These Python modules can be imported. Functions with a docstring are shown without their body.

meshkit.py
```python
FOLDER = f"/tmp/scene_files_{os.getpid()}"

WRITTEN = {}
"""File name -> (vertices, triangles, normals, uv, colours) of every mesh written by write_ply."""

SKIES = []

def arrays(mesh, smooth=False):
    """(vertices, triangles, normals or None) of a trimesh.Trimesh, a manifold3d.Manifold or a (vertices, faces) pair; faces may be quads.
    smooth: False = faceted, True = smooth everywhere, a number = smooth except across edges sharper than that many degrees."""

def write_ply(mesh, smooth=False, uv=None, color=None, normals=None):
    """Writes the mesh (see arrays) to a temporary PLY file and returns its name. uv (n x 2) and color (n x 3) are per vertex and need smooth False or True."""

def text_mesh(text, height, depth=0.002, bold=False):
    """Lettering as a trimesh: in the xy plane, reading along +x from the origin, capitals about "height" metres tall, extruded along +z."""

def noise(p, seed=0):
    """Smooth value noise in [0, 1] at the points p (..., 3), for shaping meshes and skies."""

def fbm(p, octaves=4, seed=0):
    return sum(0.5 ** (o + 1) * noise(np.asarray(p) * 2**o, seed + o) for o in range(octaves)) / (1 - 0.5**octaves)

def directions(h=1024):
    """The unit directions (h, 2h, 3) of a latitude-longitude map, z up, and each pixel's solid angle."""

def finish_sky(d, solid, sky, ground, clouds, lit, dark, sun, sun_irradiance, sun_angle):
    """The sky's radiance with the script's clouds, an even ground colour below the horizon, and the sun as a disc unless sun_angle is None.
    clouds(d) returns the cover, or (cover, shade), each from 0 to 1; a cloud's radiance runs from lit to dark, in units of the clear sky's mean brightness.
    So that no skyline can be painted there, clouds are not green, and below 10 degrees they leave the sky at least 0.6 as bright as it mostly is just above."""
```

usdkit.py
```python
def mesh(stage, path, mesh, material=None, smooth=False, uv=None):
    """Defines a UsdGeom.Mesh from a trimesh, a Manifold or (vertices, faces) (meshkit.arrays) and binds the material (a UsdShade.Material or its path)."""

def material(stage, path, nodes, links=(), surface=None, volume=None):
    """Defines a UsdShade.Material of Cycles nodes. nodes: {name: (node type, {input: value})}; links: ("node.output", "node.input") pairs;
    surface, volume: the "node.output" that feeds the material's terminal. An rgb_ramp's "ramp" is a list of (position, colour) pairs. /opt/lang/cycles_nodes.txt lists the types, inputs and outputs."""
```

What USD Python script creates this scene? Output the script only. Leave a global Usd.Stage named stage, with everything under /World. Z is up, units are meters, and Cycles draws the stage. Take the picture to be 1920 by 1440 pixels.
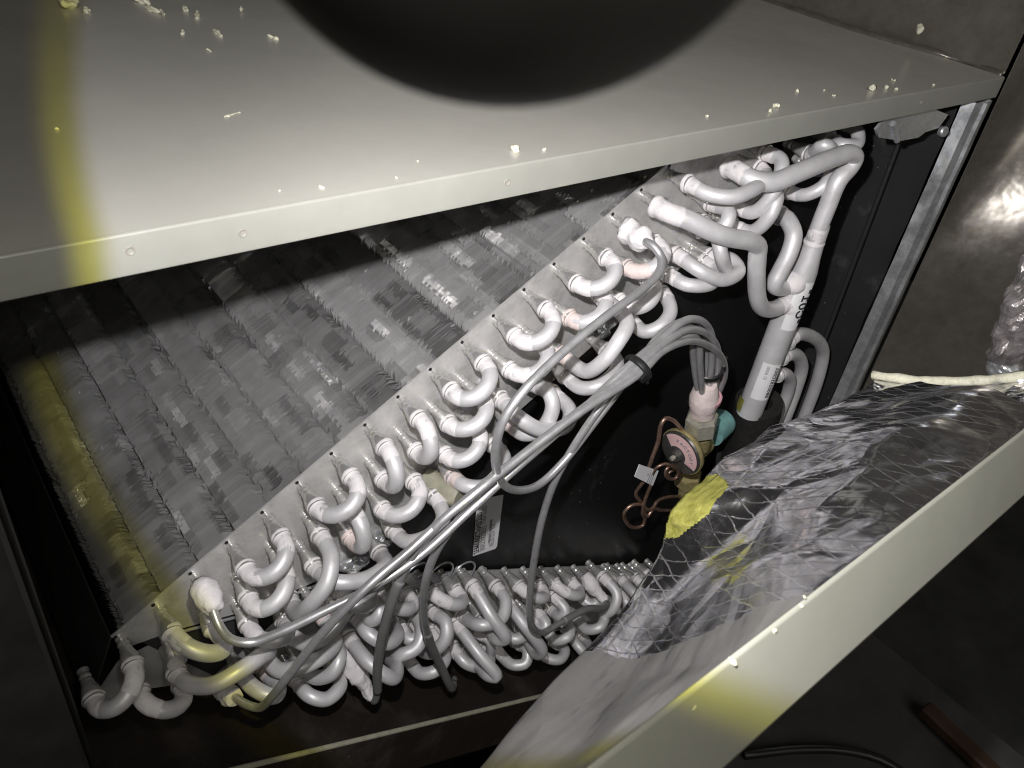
import math
import numpy as np, trimesh
from shapely.geometry import Polygon
import usdkit, meshkit
from pxr import Usd, UsdGeom, UsdLux, UsdShade, Gf, Sdf

stage = Usd.Stage.CreateInMemory()
UsdGeom.SetStageUpAxis(stage, UsdGeom.Tokens.z)
UsdGeom.SetStageMetersPerUnit(stage, 1.0)
UsdGeom.Xform.Define(stage, '/World')
stage.SetDefaultPrim(stage.GetPrimAtPath('/World'))
UsdGeom.Scope.Define(stage, '/World/Looks')
rng = np.random.default_rng(7)
V = lambda *a: np.array(a, float)
C0 = V(0, 0, .9)                       # where the camera stands: x along the cabinet, y into it, z up

# ---------------------------------------------------------------- camera
R = np.array([[.787411, .28686, -.545614], [-.60527, .527442, -.596199], [.116754, .799698, .588941]])
F = 1530.95                            # focal length for a picture 1920 wide
cam = UsdGeom.Camera.Define(stage, '/World/camera')
m = Gf.Matrix4d(1.0)
for i in range(3):
    m.SetRow(i, Gf.Vec4d(*R[:, i].tolist(), 0))
m.SetRow(3, Gf.Vec4d(*C0.tolist(), 1))
cam.AddTransformOp().Set(m)
cam.CreateHorizontalApertureAttr(36.0); cam.CreateVerticalApertureAttr(27.0)
cam.CreateFocalLengthAttr(36.0 * F / 1920)
cam.CreateClippingRangeAttr(Gf.Vec2f(.01, 50))
cam.CreateFStopAttr(36.0 * F / 1920 / 1.15)
cam.CreateFocusDistanceAttr(.50)
cam.CreateExposureAttr(0.0)

def ray(px, py):
    return R @ V((px - 960) / F, (720 - py) / F, -1.)
def at(px, py, y):                     # the point at depth y (world) seen at a place of the photograph
    d = ray(px, py); return C0 + d * y / d[1]
def at_z(px, py, z):
    d = ray(px, py); return C0 + d * (z / d[2])
def at_x(px, py, x):
    d = ray(px, py); return C0 + d * (x / d[0])
def unit(v):
    v = np.asarray(v, float); return v / np.linalg.norm(v)

# ---------------------------------------------------------------- the flashlight's lamp (its body comes below)
FZ = .055                              # the flashlight head hangs this far in front of the lens
FC = C0 + R @ V((950 - 960) / F * FZ, (720 + 474) / F * FZ, -FZ); FR = 640 / F * FZ
AIM = unit(V(.723, .504, -.472))
FA = unit(AIM * .5 + unit(FC - C0) * .5)
LAMP = FC + FA * .0085 - R[:, 0] * .008
LAMP_POWER = 1.25
def spot(name, power, angle, soft, colour, radius=.005):
    l = UsdLux.SphereLight.Define(stage, '/World/flashlight/' + name)
    l.CreateRadiusAttr(radius); l.CreateIntensityAttr(power); l.CreateNormalizeAttr(True)
    l.CreateColorAttr(Gf.Vec3f(*colour))
    s = UsdLux.ShapingAPI.Apply(l.GetPrim())
    s.CreateShapingConeAngleAttr(angle); s.CreateShapingConeSoftnessAttr(soft)
    z = -AIM; x = unit(np.cross(V(0, 0, 1), z)); y = np.cross(z, x)
    mm = Gf.Matrix4d(1.0)
    for i, r in enumerate((x, y, z)):
        mm.SetRow(i, Gf.Vec4d(*r.tolist(), 0))
    mm.SetRow(3, Gf.Vec4d(*(LAMP - FL_BASE).tolist(), 1))
    l.AddTransformOp().Set(mm)

# ---------------------------------------------------------------- materials
def mat(name, nodes, links=(), surface='p.BSDF', volume=None):
    return usdkit.material(stage, '/World/Looks/' + name, nodes, links, surface=surface)
def simple(name, col, rough=.5, metal=0., var=.12, scale=40., bump=0., bscale=200., spec=.5, coat=0., rvar=.1, dist=.0005):
    """One surface: colour and gloss vary softly, fine relief from noise."""
    c = np.array(col)
    n = {'g': ('texture_coordinate', {}), 'n': ('noise_texture', {'scale': scale, 'detail': 5, 'roughness': .65}),
         'r': ('rgb_ramp', {'ramp': [(.3, tuple(c * (1 - var))), (.7, tuple(np.minimum(c * (1 + var), .95)))]}),
         'rr': ('map_range', {'from_min': .3, 'from_max': .7, 'to_min': max(rough - rvar, .02), 'to_max': min(rough + rvar, 1)}),
         'p': ('principled_bsdf', {'metallic': metal, 'specular_ior_level': spec, 'coat_weight': coat})}
    l = [('g.object', 'n.vector'), ('n.fac', 'r.fac'), ('r.color', 'p.base_color'), ('n.fac', 'rr.value'), ('rr.result', 'p.roughness')]
    if bump:
        n['b'] = ('noise_texture', {'scale': bscale, 'detail': 4, 'roughness': .6})
        n['bb'] = ('bump', {'strength': bump, 'distance': dist})
        l += [('g.object', 'b.vector'), ('b.fac', 'bb.height'), ('bb.normal', 'p.normal')]
    return mat(name, n, l)

M = {}
M['bend'] = simple('satin_aluminium', (.65, .64, .645), .46, .30, .08, 60, .12, 300)
M['stub'] = simple('dull_aluminium', (.64, .63, .61), .24, .6, .12, 80, .1, 400)
M['flux'] = simple('white_flux', (.73, .70, .70), .75, 0, .09, 120, .55, 420, spec=.25, dist=.0008)
M['flux_pink'] = simple('pinkish_flux', (.72, .61, .58), .75, 0, .12, 150, .55, 420, spec=.25, dist=.0008)
M['plate'] = simple('end_plate_sheet', (.60, .59, .575), .35, .42, .22, 35, .1, 250, rvar=.14)
M['dark_hole'] = simple('dark_hole', (.01, .01, .01), .9)
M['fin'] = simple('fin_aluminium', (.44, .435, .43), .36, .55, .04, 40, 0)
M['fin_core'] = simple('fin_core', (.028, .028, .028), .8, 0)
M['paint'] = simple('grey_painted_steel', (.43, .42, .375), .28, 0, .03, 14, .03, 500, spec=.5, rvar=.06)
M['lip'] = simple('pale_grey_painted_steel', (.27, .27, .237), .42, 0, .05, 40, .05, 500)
M['door'] = simple('cream_painted_steel', (.33, .33, .275), .45, 0, .04, 25, .05, 500)
M['galv'] = simple('galvanised_steel', (.66, .68, .69), .30, .75, .14, 50, .12, 120, rvar=.14)
M['dark_sheet'] = simple('dark_coated_sheet', (.035, .034, .032), .55, 0, .3, 30, .2, 200)
M['foam'] = simple('black_foam', (.022, .021, .02), .95, 0, .3, 200, .6, 900, spec=.2)
M['strap'] = simple('black_nylon', (.015, .015, .015), .4, 0, .2)
M['brass'] = simple('brass', (.52, .44, .21), .34, .5, .25, 150, .2, 300)
M['nickel'] = simple('dull_nickel', (.55, .53, .44), .33, .5, .2, 120, .1, 300)
M['copper'] = simple('copper', (.38, .25, .19), .38, .8, .25, 150, .15, 500)
M['teal'] = simple('teal_paint', (.16, .33, .32), .6, .0, .2, 150, .3, 300)
M['pink'] = simple('pink_seal', (.66, .36, .40), .6, 0, .15, 200, .4, 400)
M['pink_label'] = simple('pink_label', (.62, .42, .41), .5, 0, .05)
M['steel_dark'] = simple('dark_plated_steel', (.16, .155, .145), .35, .7, .2, 120)
M['label'] = simple('label_paper', (.80, .80, .80), .45, 0, .04, 60)
M['ink'] = simple('label_ink', (.03, .03, .035), .6)
M['ink_grey'] = simple('label_ink_grey', (.25, .25, .26), .6)
M['feeder'] = simple('feeder_aluminium', (.50, .50, .50), .36, .6, .1, 60, .1, 400)
M['shrink'] = simple('grey_sleeve', (.2, .2, .197), .42, 0, .1, 60, .1, 400)
M['dimple'] = simple('dull_dimple', (.26, .245, .21), .5)
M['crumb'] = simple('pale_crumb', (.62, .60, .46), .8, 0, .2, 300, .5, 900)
M['plug'] = simple('olive_rubber', (.30, .29, .22), .55, 0, .2, 100, .3, 300)
M['rubber'] = simple('black_rubber', (.12, .113, .104), .55, 0, .2)
M['wood'] = simple('brown_board', (.05, .026, .014), .7, 0, .3, 25, .3, 80)
M['floor'] = simple('dusty_floor', (.06, .06, .058), .85, 0, .35, 12, .4, 60)
M['board'] = simple('grey_board', (.055, .053, .05), .85, 0, .3, 12, .4, 60)
M['glass'] = mat('lamp_glass', {'p': ('principled_bsdf', {'base_color': (.9, .9, .9), 'transmission_weight': 1., 'roughness': .05})})

def dusty(name, base, dust, rough, lo=.56, hi=.72, scale=18, specks=True, metal=0.):
    """A dark surface with pale dust in drifts and specks."""
    n = {'g': ('texture_coordinate', {}), 'n': ('noise_texture', {'scale': scale, 'detail': 8, 'roughness': .72}),
         'r': ('rgb_ramp', {'ramp': [(lo, base), (hi, dust)]}),
         'v': ('voronoi_texture', {'scale': 130, 'randomness': 1}), 'vr': ('rgb_ramp', {'ramp': [(.05, (1, 1, 1)), (.10, (0, 0, 0))]}),
         'n2': ('noise_texture', {'scale': 9, 'detail': 3}), 'nr': ('rgb_ramp', {'ramp': [(.50, (0, 0, 0)), (.66, (1, 1, 1))]}),
         'mu': ('mix_color', {'blend_type': 'multiply', 'fac': 1.}),
         'mx': ('mix_color', {'blend_type': 'mix', 'b': (.34, .33, .31)}),
         'b': ('noise_texture', {'scale': 260, 'detail': 3}), 'bb': ('bump', {'strength': .25, 'distance': .0005}),
         'p': ('principled_bsdf', {'roughness': rough, 'metallic': metal})}
    l = [('g.object', 'n.vector'), ('g.object', 'v.vector'), ('g.object', 'n2.vector'), ('g.object', 'b.vector'), ('n.fac', 'r.fac'),
         ('v.distance', 'vr.fac'), ('n2.fac', 'nr.fac'), ('vr.color', 'mu.a'), ('nr.color', 'mu.b'), ('mu.result', 'mx.fac'),
         ('r.color', 'mx.a'), ('mx.result', 'p.base_color'), ('b.fac', 'bb.height'), ('bb.normal', 'p.normal')]
    return mat(name, n, l)
M['baffle'] = dusty('black_plastic', (.010, .010, .010), (.055, .055, .053), .42, .60, .80)
M['pan'] = dusty('brown_black_plastic', (.020, .015, .012), (.06, .05, .042), .5, .5, .75)
M['liner'] = dusty('black_liner', (.026, .026, .0265), (.07, .07, .07), .30)

def fibre():
    n = {'g': ('texture_coordinate', {}), 'mp': ('mapping', {'scale': (60, 400, 300)}), 'n': ('noise_texture', {'scale': 1., 'detail': 6, 'roughness': .7}),
         'r': ('rgb_ramp', {'ramp': [(.3, (.13, .125, .02)), (.7, (.29, .28, .075))]}), 'bb': ('bump', {'strength': .8, 'distance': .001}),
         'p': ('principled_bsdf', {'roughness': .95, 'specular_ior_level': .1})}
    return mat('yellow_fibreglass', n, [('g.object', 'mp.vector'), ('mp.vector', 'n.vector'), ('n.fac', 'r.fac'), ('r.color', 'p.base_color'), ('n.fac', 'bb.height'), ('bb.normal', 'p.normal')])
M['fibre'] = fibre()

def foil():
    """Foil facing: mirror metal, creased, with a scrim of thin pale threads pressed through it and a little dust."""
    n = {'g': ('texture_coordinate', {}), 'mp': ('mapping', {'rotation': (.6, .2, .5)}), 'mq': ('mapping', {'rotation': (.2, .5, 1.3)}),
         'w1': ('wave_texture', {'scale': 42, 'distortion': 1.5, 'detail': 3, 'detail_scale': 2.2, 'bands_direction': 'x'}),
         'w2': ('wave_texture', {'scale': 47, 'distortion': 1.5, 'detail': 3, 'detail_scale': 2.4, 'bands_direction': 'y'}),
         'r1': ('rgb_ramp', {'ramp': [(.978, (0, 0, 0)), (.998, (1, 1, 1))]}), 'r2': ('rgb_ramp', {'ramp': [(.978, (0, 0, 0)), (.998, (1, 1, 1))]}),
         'mm': ('mix_color', {'blend_type': 'lighten', 'fac': 1.}),
         'ng': ('noise_texture', {'scale': 22, 'detail': 3}), 'rg': ('rgb_ramp', {'ramp': [(.42, (.0, .0, .0)), (.62, (.26, .26, .26))]}),
         'mu': ('mix_color', {'blend_type': 'multiply', 'fac': 1.}),
         'nb': ('noise_texture', {'scale': 11, 'detail': 4, 'roughness': .5, 'distortion': .8}),
         'nv': ('voronoi_texture', {'scale': 22, 'feature': 'distance_to_edge'}), 'vr': ('rgb_ramp', {'ramp': [(0., (0, 0, 0)), (.12, (1, 1, 1))]}),
         'b1': ('bump', {'strength': .35, 'distance': .004}), 'b2': ('bump', {'strength': .35, 'distance': .0010}), 'b3': ('bump', {'strength': .24, 'distance': .0008}),
         'nd': ('noise_texture', {'scale': 16, 'detail': 8, 'roughness': .75}), 'rd': ('rgb_ramp', {'ramp': [(.52, (.03, .03, .03)), (.78, (.20, .20, .20))]}),
         'mx': ('mix_color', {'blend_type': 'lighten', 'fac': 1.}),
         'rr': ('map_range', {'from_min': .35, 'from_max': .7, 'to_min': .09, 'to_max': .22}),
         'p': ('principled_bsdf', {'base_color': (.62, .62, .65), 'metallic': 1.}), 'd': ('principled_bsdf', {'base_color': (.42, .41, .41), 'roughness': .6, 'specular_ior_level': .3}),
         'mix': ('mix_closure', {})}
    l = [('g.object', 'mp.vector'), ('g.object', 'mq.vector'), ('mp.vector', 'w1.vector'), ('mq.vector', 'w2.vector')] + [('g.object', k + '.vector') for k in ('nb', 'nv', 'nd', 'ng')]
    l += [('w1.fac', 'r1.fac'), ('w2.fac', 'r2.fac'), ('r1.color', 'mm.a'), ('r2.color', 'mm.b'), ('ng.fac', 'rg.fac'), ('mm.result', 'mu.a'), ('rg.color', 'mu.b'),
          ('nb.fac', 'b1.height'), ('nv.distance', 'vr.fac'), ('vr.color', 'b2.height'), ('b1.normal', 'b2.normal'), ('mm.result', 'b3.height'), ('b2.normal', 'b3.normal'),
          ('b3.normal', 'p.normal'), ('b3.normal', 'd.normal'), ('nd.fac', 'rr.value'), ('rr.result', 'p.roughness'), ('nd.fac', 'rd.fac'), ('rd.color', 'mx.a'), ('mu.result', 'mx.b'),
          ('mx.result', 'mix.fac'), ('p.BSDF', 'mix.closure1'), ('d.BSDF', 'mix.closure2')]
    return mat('foil_facing', n, l, surface='mix.closure')
M['foil'] = foil()
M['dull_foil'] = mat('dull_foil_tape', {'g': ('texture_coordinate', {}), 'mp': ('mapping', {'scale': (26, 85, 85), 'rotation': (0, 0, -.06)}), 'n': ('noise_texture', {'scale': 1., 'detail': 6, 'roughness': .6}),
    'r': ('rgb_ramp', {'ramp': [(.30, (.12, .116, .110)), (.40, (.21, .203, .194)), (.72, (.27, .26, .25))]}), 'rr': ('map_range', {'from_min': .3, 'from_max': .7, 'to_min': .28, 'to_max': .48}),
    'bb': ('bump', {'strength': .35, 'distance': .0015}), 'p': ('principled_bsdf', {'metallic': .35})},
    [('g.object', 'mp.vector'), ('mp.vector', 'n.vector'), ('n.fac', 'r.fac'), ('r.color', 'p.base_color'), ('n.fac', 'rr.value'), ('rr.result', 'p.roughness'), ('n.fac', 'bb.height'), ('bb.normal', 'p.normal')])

def glossy_wall():
    n = {'g': ('texture_coordinate', {}), 'n': ('noise_texture', {'scale': 26, 'detail': 9, 'roughness': .75}),
         'r': ('rgb_ramp', {'ramp': [(.30, (.10, .05, .04)), (.36, (.17, .155, .130)), (.7, (.25, .23, .20))]}),
         'rr': ('map_range', {'from_min': .3, 'from_max': .7, 'to_min': .18, 'to_max': .30}),
         'b': ('noise_texture', {'scale': 13, 'detail': 4}), 'bb': ('bump', {'strength': .35, 'distance': .006}),
         'p': ('principled_bsdf', {'specular_ior_level': .8, 'metallic': .6})}
    return mat('glossy_duct_paint', n, [('g.object', 'n.vector'), ('g.object', 'b.vector'), ('n.fac', 'r.fac'), ('r.color', 'p.base_color'), ('n.fac', 'rr.value'), ('rr.result', 'p.roughness'), ('b.fac', 'bb.height'), ('bb.normal', 'p.normal')])
M['wall'] = glossy_wall()
M['wrap'] = simple('grey_pink_foil', (.44, .405, .40), .36, .55, .45, 90, .8, 70, dist=.003)

# ---------------------------------------------------------------- scene helpers
used = {}
def numbered(path):
    k = used.get(path); used[path] = 0 if k is None else k + 1
    return path if k is None else f'{path}_{k + 1:03d}'
BASE = {}
def thing(name, label, cat, base, group=None):
    p = numbered('/World/' + name)
    x = UsdGeom.Xform.Define(stage, p); x.AddTranslateOp().Set(Gf.Vec3d(*np.asarray(base, float).tolist()))
    o = x.GetPrim(); BASE[p] = np.asarray(base, float)
    o.SetCustomDataByKey('label', label); o.SetCustomDataByKey('category', cat)
    if group: o.SetCustomDataByKey('group', group)
    return p
def part(parent, name, mesh, material, smooth=35, label=None, kind=None):
    """One mesh under its thing (or under a part of it); points are given in world metres."""
    root = '/World/' + parent.split('/')[2]
    p = numbered(parent + '/' + name)
    v, f, n = meshkit.arrays(mesh, smooth)
    pm = usdkit.mesh(stage, p, trimesh.Trimesh(v - BASE[root], f, process=False), M[material] if isinstance(material, str) else material)
    if n is not None:
        from pxr import Vt
        pm.CreateNormalsAttr(Vt.Vec3fArray.FromNumpy(n.astype(np.float32))); pm.SetNormalsInterpolation('vertex')
    if label: pm.GetPrim().SetCustomDataByKey('label', label)
    if kind: pm.GetPrim().SetCustomDataByKey('kind', kind)
    return p
def solo(name, mesh, material, label=None, cat=None, group=None, kind=None, smooth=35):
    p = numbered('/World/' + name)
    v, f, n = meshkit.arrays(mesh, smooth)
    b = v.mean(0)
    pm = usdkit.mesh(stage, p, trimesh.Trimesh(v - b, f, process=False), M[material])
    pm.AddTranslateOp().Set(Gf.Vec3d(*b.tolist()))
    if n is not None:
        from pxr import Vt
        pm.CreateNormalsAttr(Vt.Vec3fArray.FromNumpy(n.astype(np.float32))); pm.SetNormalsInterpolation('vertex')
    o = pm.GetPrim()
    for k, val in (('label', label), ('category', cat), ('group', group), ('kind', kind)):
        if val: o.SetCustomDataByKey(k, val)
    return p

# ---------------------------------------------------------------- shape helpers
def catmull(P, n=8):
    P = np.asarray(P, float)
    if len(P) < 3: return P
    Q = np.vstack([2 * P[0] - P[1], P, 2 * P[-1] - P[-2]]); out = []
    for i in range(1, len(Q) - 2):
        p0, p1, p2, p3 = Q[i - 1:i + 3]
        d0, d1, d2 = (max(np.linalg.norm(b - a), 1e-6) ** .5 for a, b in ((p0, p1), (p1, p2), (p2, p3)))
        m1 = (p2 - p1) + d1 * ((p1 - p0) / d0 - (p2 - p0) / (d0 + d1))
        m2 = (p2 - p1) + d1 * ((p3 - p2) / d2 - (p3 - p1) / (d1 + d2))
        for t in np.linspace(0, 1, n, endpoint=False):
            out.append((2 * t**3 - 3 * t**2 + 1) * p1 + (t**3 - 2 * t**2 + t) * m1 + (-2 * t**3 + 3 * t**2) * p2 + (t**3 - t**2) * m2)
    out.append(P[-1]); return np.array(out)
def resample(P, step):
    d = np.r_[0, np.cumsum(np.linalg.norm(np.diff(P, axis=0), axis=1))]
    k = max(int(d[-1] / step), 2); u = np.linspace(0, d[-1], k + 1)
    return np.stack([np.interp(u, d, P[:, i]) for i in range(3)], 1)
def arclen(P):
    return np.r_[0, np.cumsum(np.linalg.norm(np.diff(P, axis=0), axis=1))]
def tube(P, r, sides=16, caps=True):
    P = np.asarray(P, float); n = len(P); r = np.broadcast_to(np.asarray(r, float), n)
    T = np.gradient(P, axis=0); T /= np.maximum(np.linalg.norm(T, axis=1, keepdims=True), 1e-12)
    a = V(0, 0, 1) if abs(T[0][2]) < .9 else V(1, 0, 0)
    u = unit(np.cross(T[0], a)); ang = np.linspace(0, 2 * np.pi, sides, endpoint=False); vs = []
    for i in range(n):
        u = unit(u - T[i] * (u @ T[i])); w = np.cross(T[i], u)
        vs.append(P[i] + r[i] * (np.cos(ang)[:, None] * u + np.sin(ang)[:, None] * w))
    vs = np.vstack(vs); f = []
    for i in range(n - 1):
        a0 = i * sides + np.arange(sides); b0 = i * sides + (np.arange(sides) + 1) % sides
        f += [np.c_[a0, b0, b0 + sides], np.c_[a0, b0 + sides, a0 + sides]]
    if caps:
        k = len(vs); vs = np.vstack([vs, P[:1], P[-1:]]); j = np.arange(sides); jn = (j + 1) % sides
        f += [np.c_[jn, j, np.full(sides, k)], np.c_[(n - 1) * sides + j, (n - 1) * sides + jn, np.full(sides, k + 1)]]
    return trimesh.Trimesh(vs, np.vstack(f), process=False)
def frame_from(o, x, z):
    x, z = unit(x), unit(z); y = np.cross(z, x); T = np.eye(4); T[:3, 0], T[:3, 1], T[:3, 2], T[:3, 3] = x, y, z, o; return T
def box(lo, hi, bevel=.0):
    lo, hi = np.minimum(lo, hi), np.maximum(lo, hi)
    if bevel <= 0:
        b = trimesh.creation.box(hi - lo); b.apply_translation((lo + hi) / 2); return b
    pts = []
    for i in range(3):
        l, h = lo + bevel, hi - bevel; l[i] -= bevel; h[i] += bevel
        pts += [V(x, y, z) for x in (l[0], h[0]) for y in (l[1], h[1]) for z in (l[2], h[2])]
    return trimesh.convex.convex_hull(np.array(pts))
def obox(o, x, y, z, lo, hi, bevel=0.):
    b = box(V(*lo), V(*hi), bevel); T = np.eye(4); T[:3, 0], T[:3, 1], T[:3, 2], T[:3, 3] = x, y, z, o
    b.apply_transform(T); return b
def prism(poly3, d):
    """A flat polygon in space (points in order) given thickness d (vector)."""
    P = np.asarray(poly3, float); x = unit(P[1] - P[0]); n = unit(d); y = np.cross(n, x)
    q = np.c_[(P - P[0]) @ x, (P - P[0]) @ y]
    pg = Polygon(q).buffer(0)
    mm = trimesh.creation.extrude_polygon(pg, np.linalg.norm(d), engine='earcut')
    T = np.eye(4); T[:3, 0], T[:3, 1], T[:3, 2], T[:3, 3] = x, y, n, P[0]; mm.apply_transform(T); return mm
def grid_mesh(P, close=False):
    a, b = P.shape[:2]; i = np.arange(a * b).reshape(a, b)
    q = np.c_[i[:-1, :-1].ravel(), i[1:, :-1].ravel(), i[1:, 1:].ravel(), i[:-1, 1:].ravel()]
    return trimesh.Trimesh(P.reshape(-1, 3), np.vstack([q[:, [0, 1, 2]], q[:, [0, 2, 3]]]), process=False)
def lathe(o, axis, prof, sides=32):
    """prof: (distance along the axis, radius)"""
    prof = np.array(prof); return tube(np.asarray(o) + np.outer(prof[:, 0], unit(axis)), np.maximum(prof[:, 1], 1e-5), sides) if False else _lathe(o, axis, prof, sides)
def _lathe(o, axis, prof, sides):
    ax = unit(axis); u = unit(np.cross(ax, V(0, 0, 1) if abs(ax[2]) < .9 else V(1, 0, 0))); w = np.cross(ax, u)
    ang = np.linspace(0, 2 * np.pi, sides, endpoint=False); n = len(prof)
    vs = np.vstack([np.asarray(o) + a * ax + max(r, 1e-6) * (np.cos(ang)[:, None] * u + np.sin(ang)[:, None] * w) for a, r in prof]); f = []
    for i in range(n - 1):
        a0 = i * sides + np.arange(sides); b0 = i * sides + (np.arange(sides) + 1) % sides
        f += [np.c_[a0, b0, b0 + sides], np.c_[a0, b0 + sides, a0 + sides]]
    j = np.arange(sides); jn = (j + 1) % sides; k = len(vs)
    vs = np.vstack([vs, [np.asarray(o) + prof[0][0] * ax], [np.asarray(o) + prof[-1][0] * ax]])
    f += [np.c_[jn, j, np.full(sides, k)], np.c_[(n - 1) * sides + j, (n - 1) * sides + jn, np.full(sides, k + 1)]]
    return trimesh.Trimesh(vs, np.vstack(f), process=False)
def lump(mesh, amp, scale, seed=0):
    v = mesh.vertices - C0
    n = mesh.vertex_normals; d = (meshkit.fbm(v * scale + 37.1, 3, seed) - .5) * 2 * amp
    return trimesh.Trimesh(mesh.vertices + n * d[:, None], mesh.faces, process=False)
def text(s, o, x, n, h, depth=.00025, bold=False, width=None):
    t = meshkit.text_mesh(s, h, depth, bold)
    if width:
        t.apply_scale([width / t.bounds[1][0], 1, 1])
    T = np.eye(4); x = unit(x); n = unit(n); T[:3, 0], T[:3, 1], T[:3, 2], T[:3, 3] = x, np.cross(n, x), n, o
    t.apply_transform(T); return t

# ================================================================ the cabinet
YF, ZT, XR, YP = .27, -.137, .711, .335       # front of the cabinet, its top, its far side, the coil's end plates (camera = 0)
W = lambda x, y, z: C0 + V(x, y, z)
cab = thing('air_handler_cabinet', 'open grey sheet metal air handler cabinet standing around the white tubed coil', 'air handler', W(.3, .27, -.75))
part(cab, 'top_panel', box(W(-.14, YF + .0016, ZT - .0012), W(XR, 1.3, ZT)), 'paint')
# front lip: rolled edge of the top panel turned down
prof = [(YF + .0016, ZT), (YF + .0006, ZT - .0002), (YF, ZT - .0012), (YF, ZT - .0150), (YF + .0002, ZT - .0158), (YF + .0012, ZT - .0160), (YF + .0016, ZT - .0150), (YF + .0016, ZT - .0012)]
lipm = trimesh.creation.extrude_polygon(Polygon(prof), XR + .14, engine='earcut')
T = np.eye(4); T[:3, 0], T[:3, 1], T[:3, 2], T[:3, 3] = V(0, 1, 0), V(0, 0, 1), V(1, 0, 0), W(-.14, 0, 0); lipm.apply_transform(T)
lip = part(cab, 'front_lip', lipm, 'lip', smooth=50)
for px, py in ((244, 470), (455, 437), (951, 342), (1727, 192)):
    p = at(px, py, YF); k = .0016 if px < 1700 else .0012
    h = part(lip, 'screw_hole', _lathe(p + V(0, .0002, 0), V(0, -1, 0), [(0, k * 1.1), (.0004, k * 1.05), (.0005, k * .9), (.0003, k * .7), (.0001, k * .2)], 20), 'dimple')
# dark post on the near side
part(cab, 'side_post', box(W(-.05, YF - .004, -.80), W(.0015, YF + .018, ZT - .017), .002), 'dark_sheet')
part(cab, 'inner_jamb', box(W(.002, YF + .03, -.80), W(.005, YF + .05, ZT - .017), .001), 'dark_sheet')
part(cab, 'near_wall', box(W(-.035, YF + .05, -.80), W(-.03, 1.25, ZT - .0015)), 'dark_sheet')
part(cab, 'back_wall', box(W(-.03, 1.25, -.80), W(XR, 1.252, ZT - .0015)), 'dark_sheet')
part(cab, 'bottom_sheet', box(W(-.03, YF + .02, -.802), W(XR, 1.25, -.80)), 'dark_sheet')
# far side: wrinkled bright strip, black liner with its seam, folded corner
zz = np.linspace(ZT - .018, -.78, 60); sec = [(.7085, YF + .012), (.7088, YF + .002), (.7075, YF), (.6990, YF - .0006), (.6975, YF - .003), (.6925, YF - .0035), (.6910, YF - .001), (.6840, YF + .0015), (.6800, YF + .010)]
P = np.array([[W(x, y, z) for x, y in sec] for z in zz])
P += (meshkit.fbm((P - C0) * V(30, 30, 45), 3, 3)[..., None] - .5) * V(.0018, .0018, 0)
part(cab, 'edge_strip', grid_mesh(P), 'galv', smooth=25)
zz = np.linspace(ZT - .004, -.79, 60); ss = np.linspace(.285, 1.2, 40)
P = np.array([[W(.690 - .010 * math.exp(-((y - .36) / .05) ** 2), y, z) for y in ss] for z in zz])
P += (meshkit.fbm((P - C0) * 14, 4, 5)[..., None] - .5) * V(.014, 0, 0)
part(cab, 'side_liner', grid_mesh(P), 'liner', smooth=True)
part(cab, 'liner_seam', tube(catmull([W(.668, .31, -.19), W(.664, .305, -.3), W(.660, .30, -.42), W(.655, .295, -.6)]),   .002, 10), 'liner')
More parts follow.
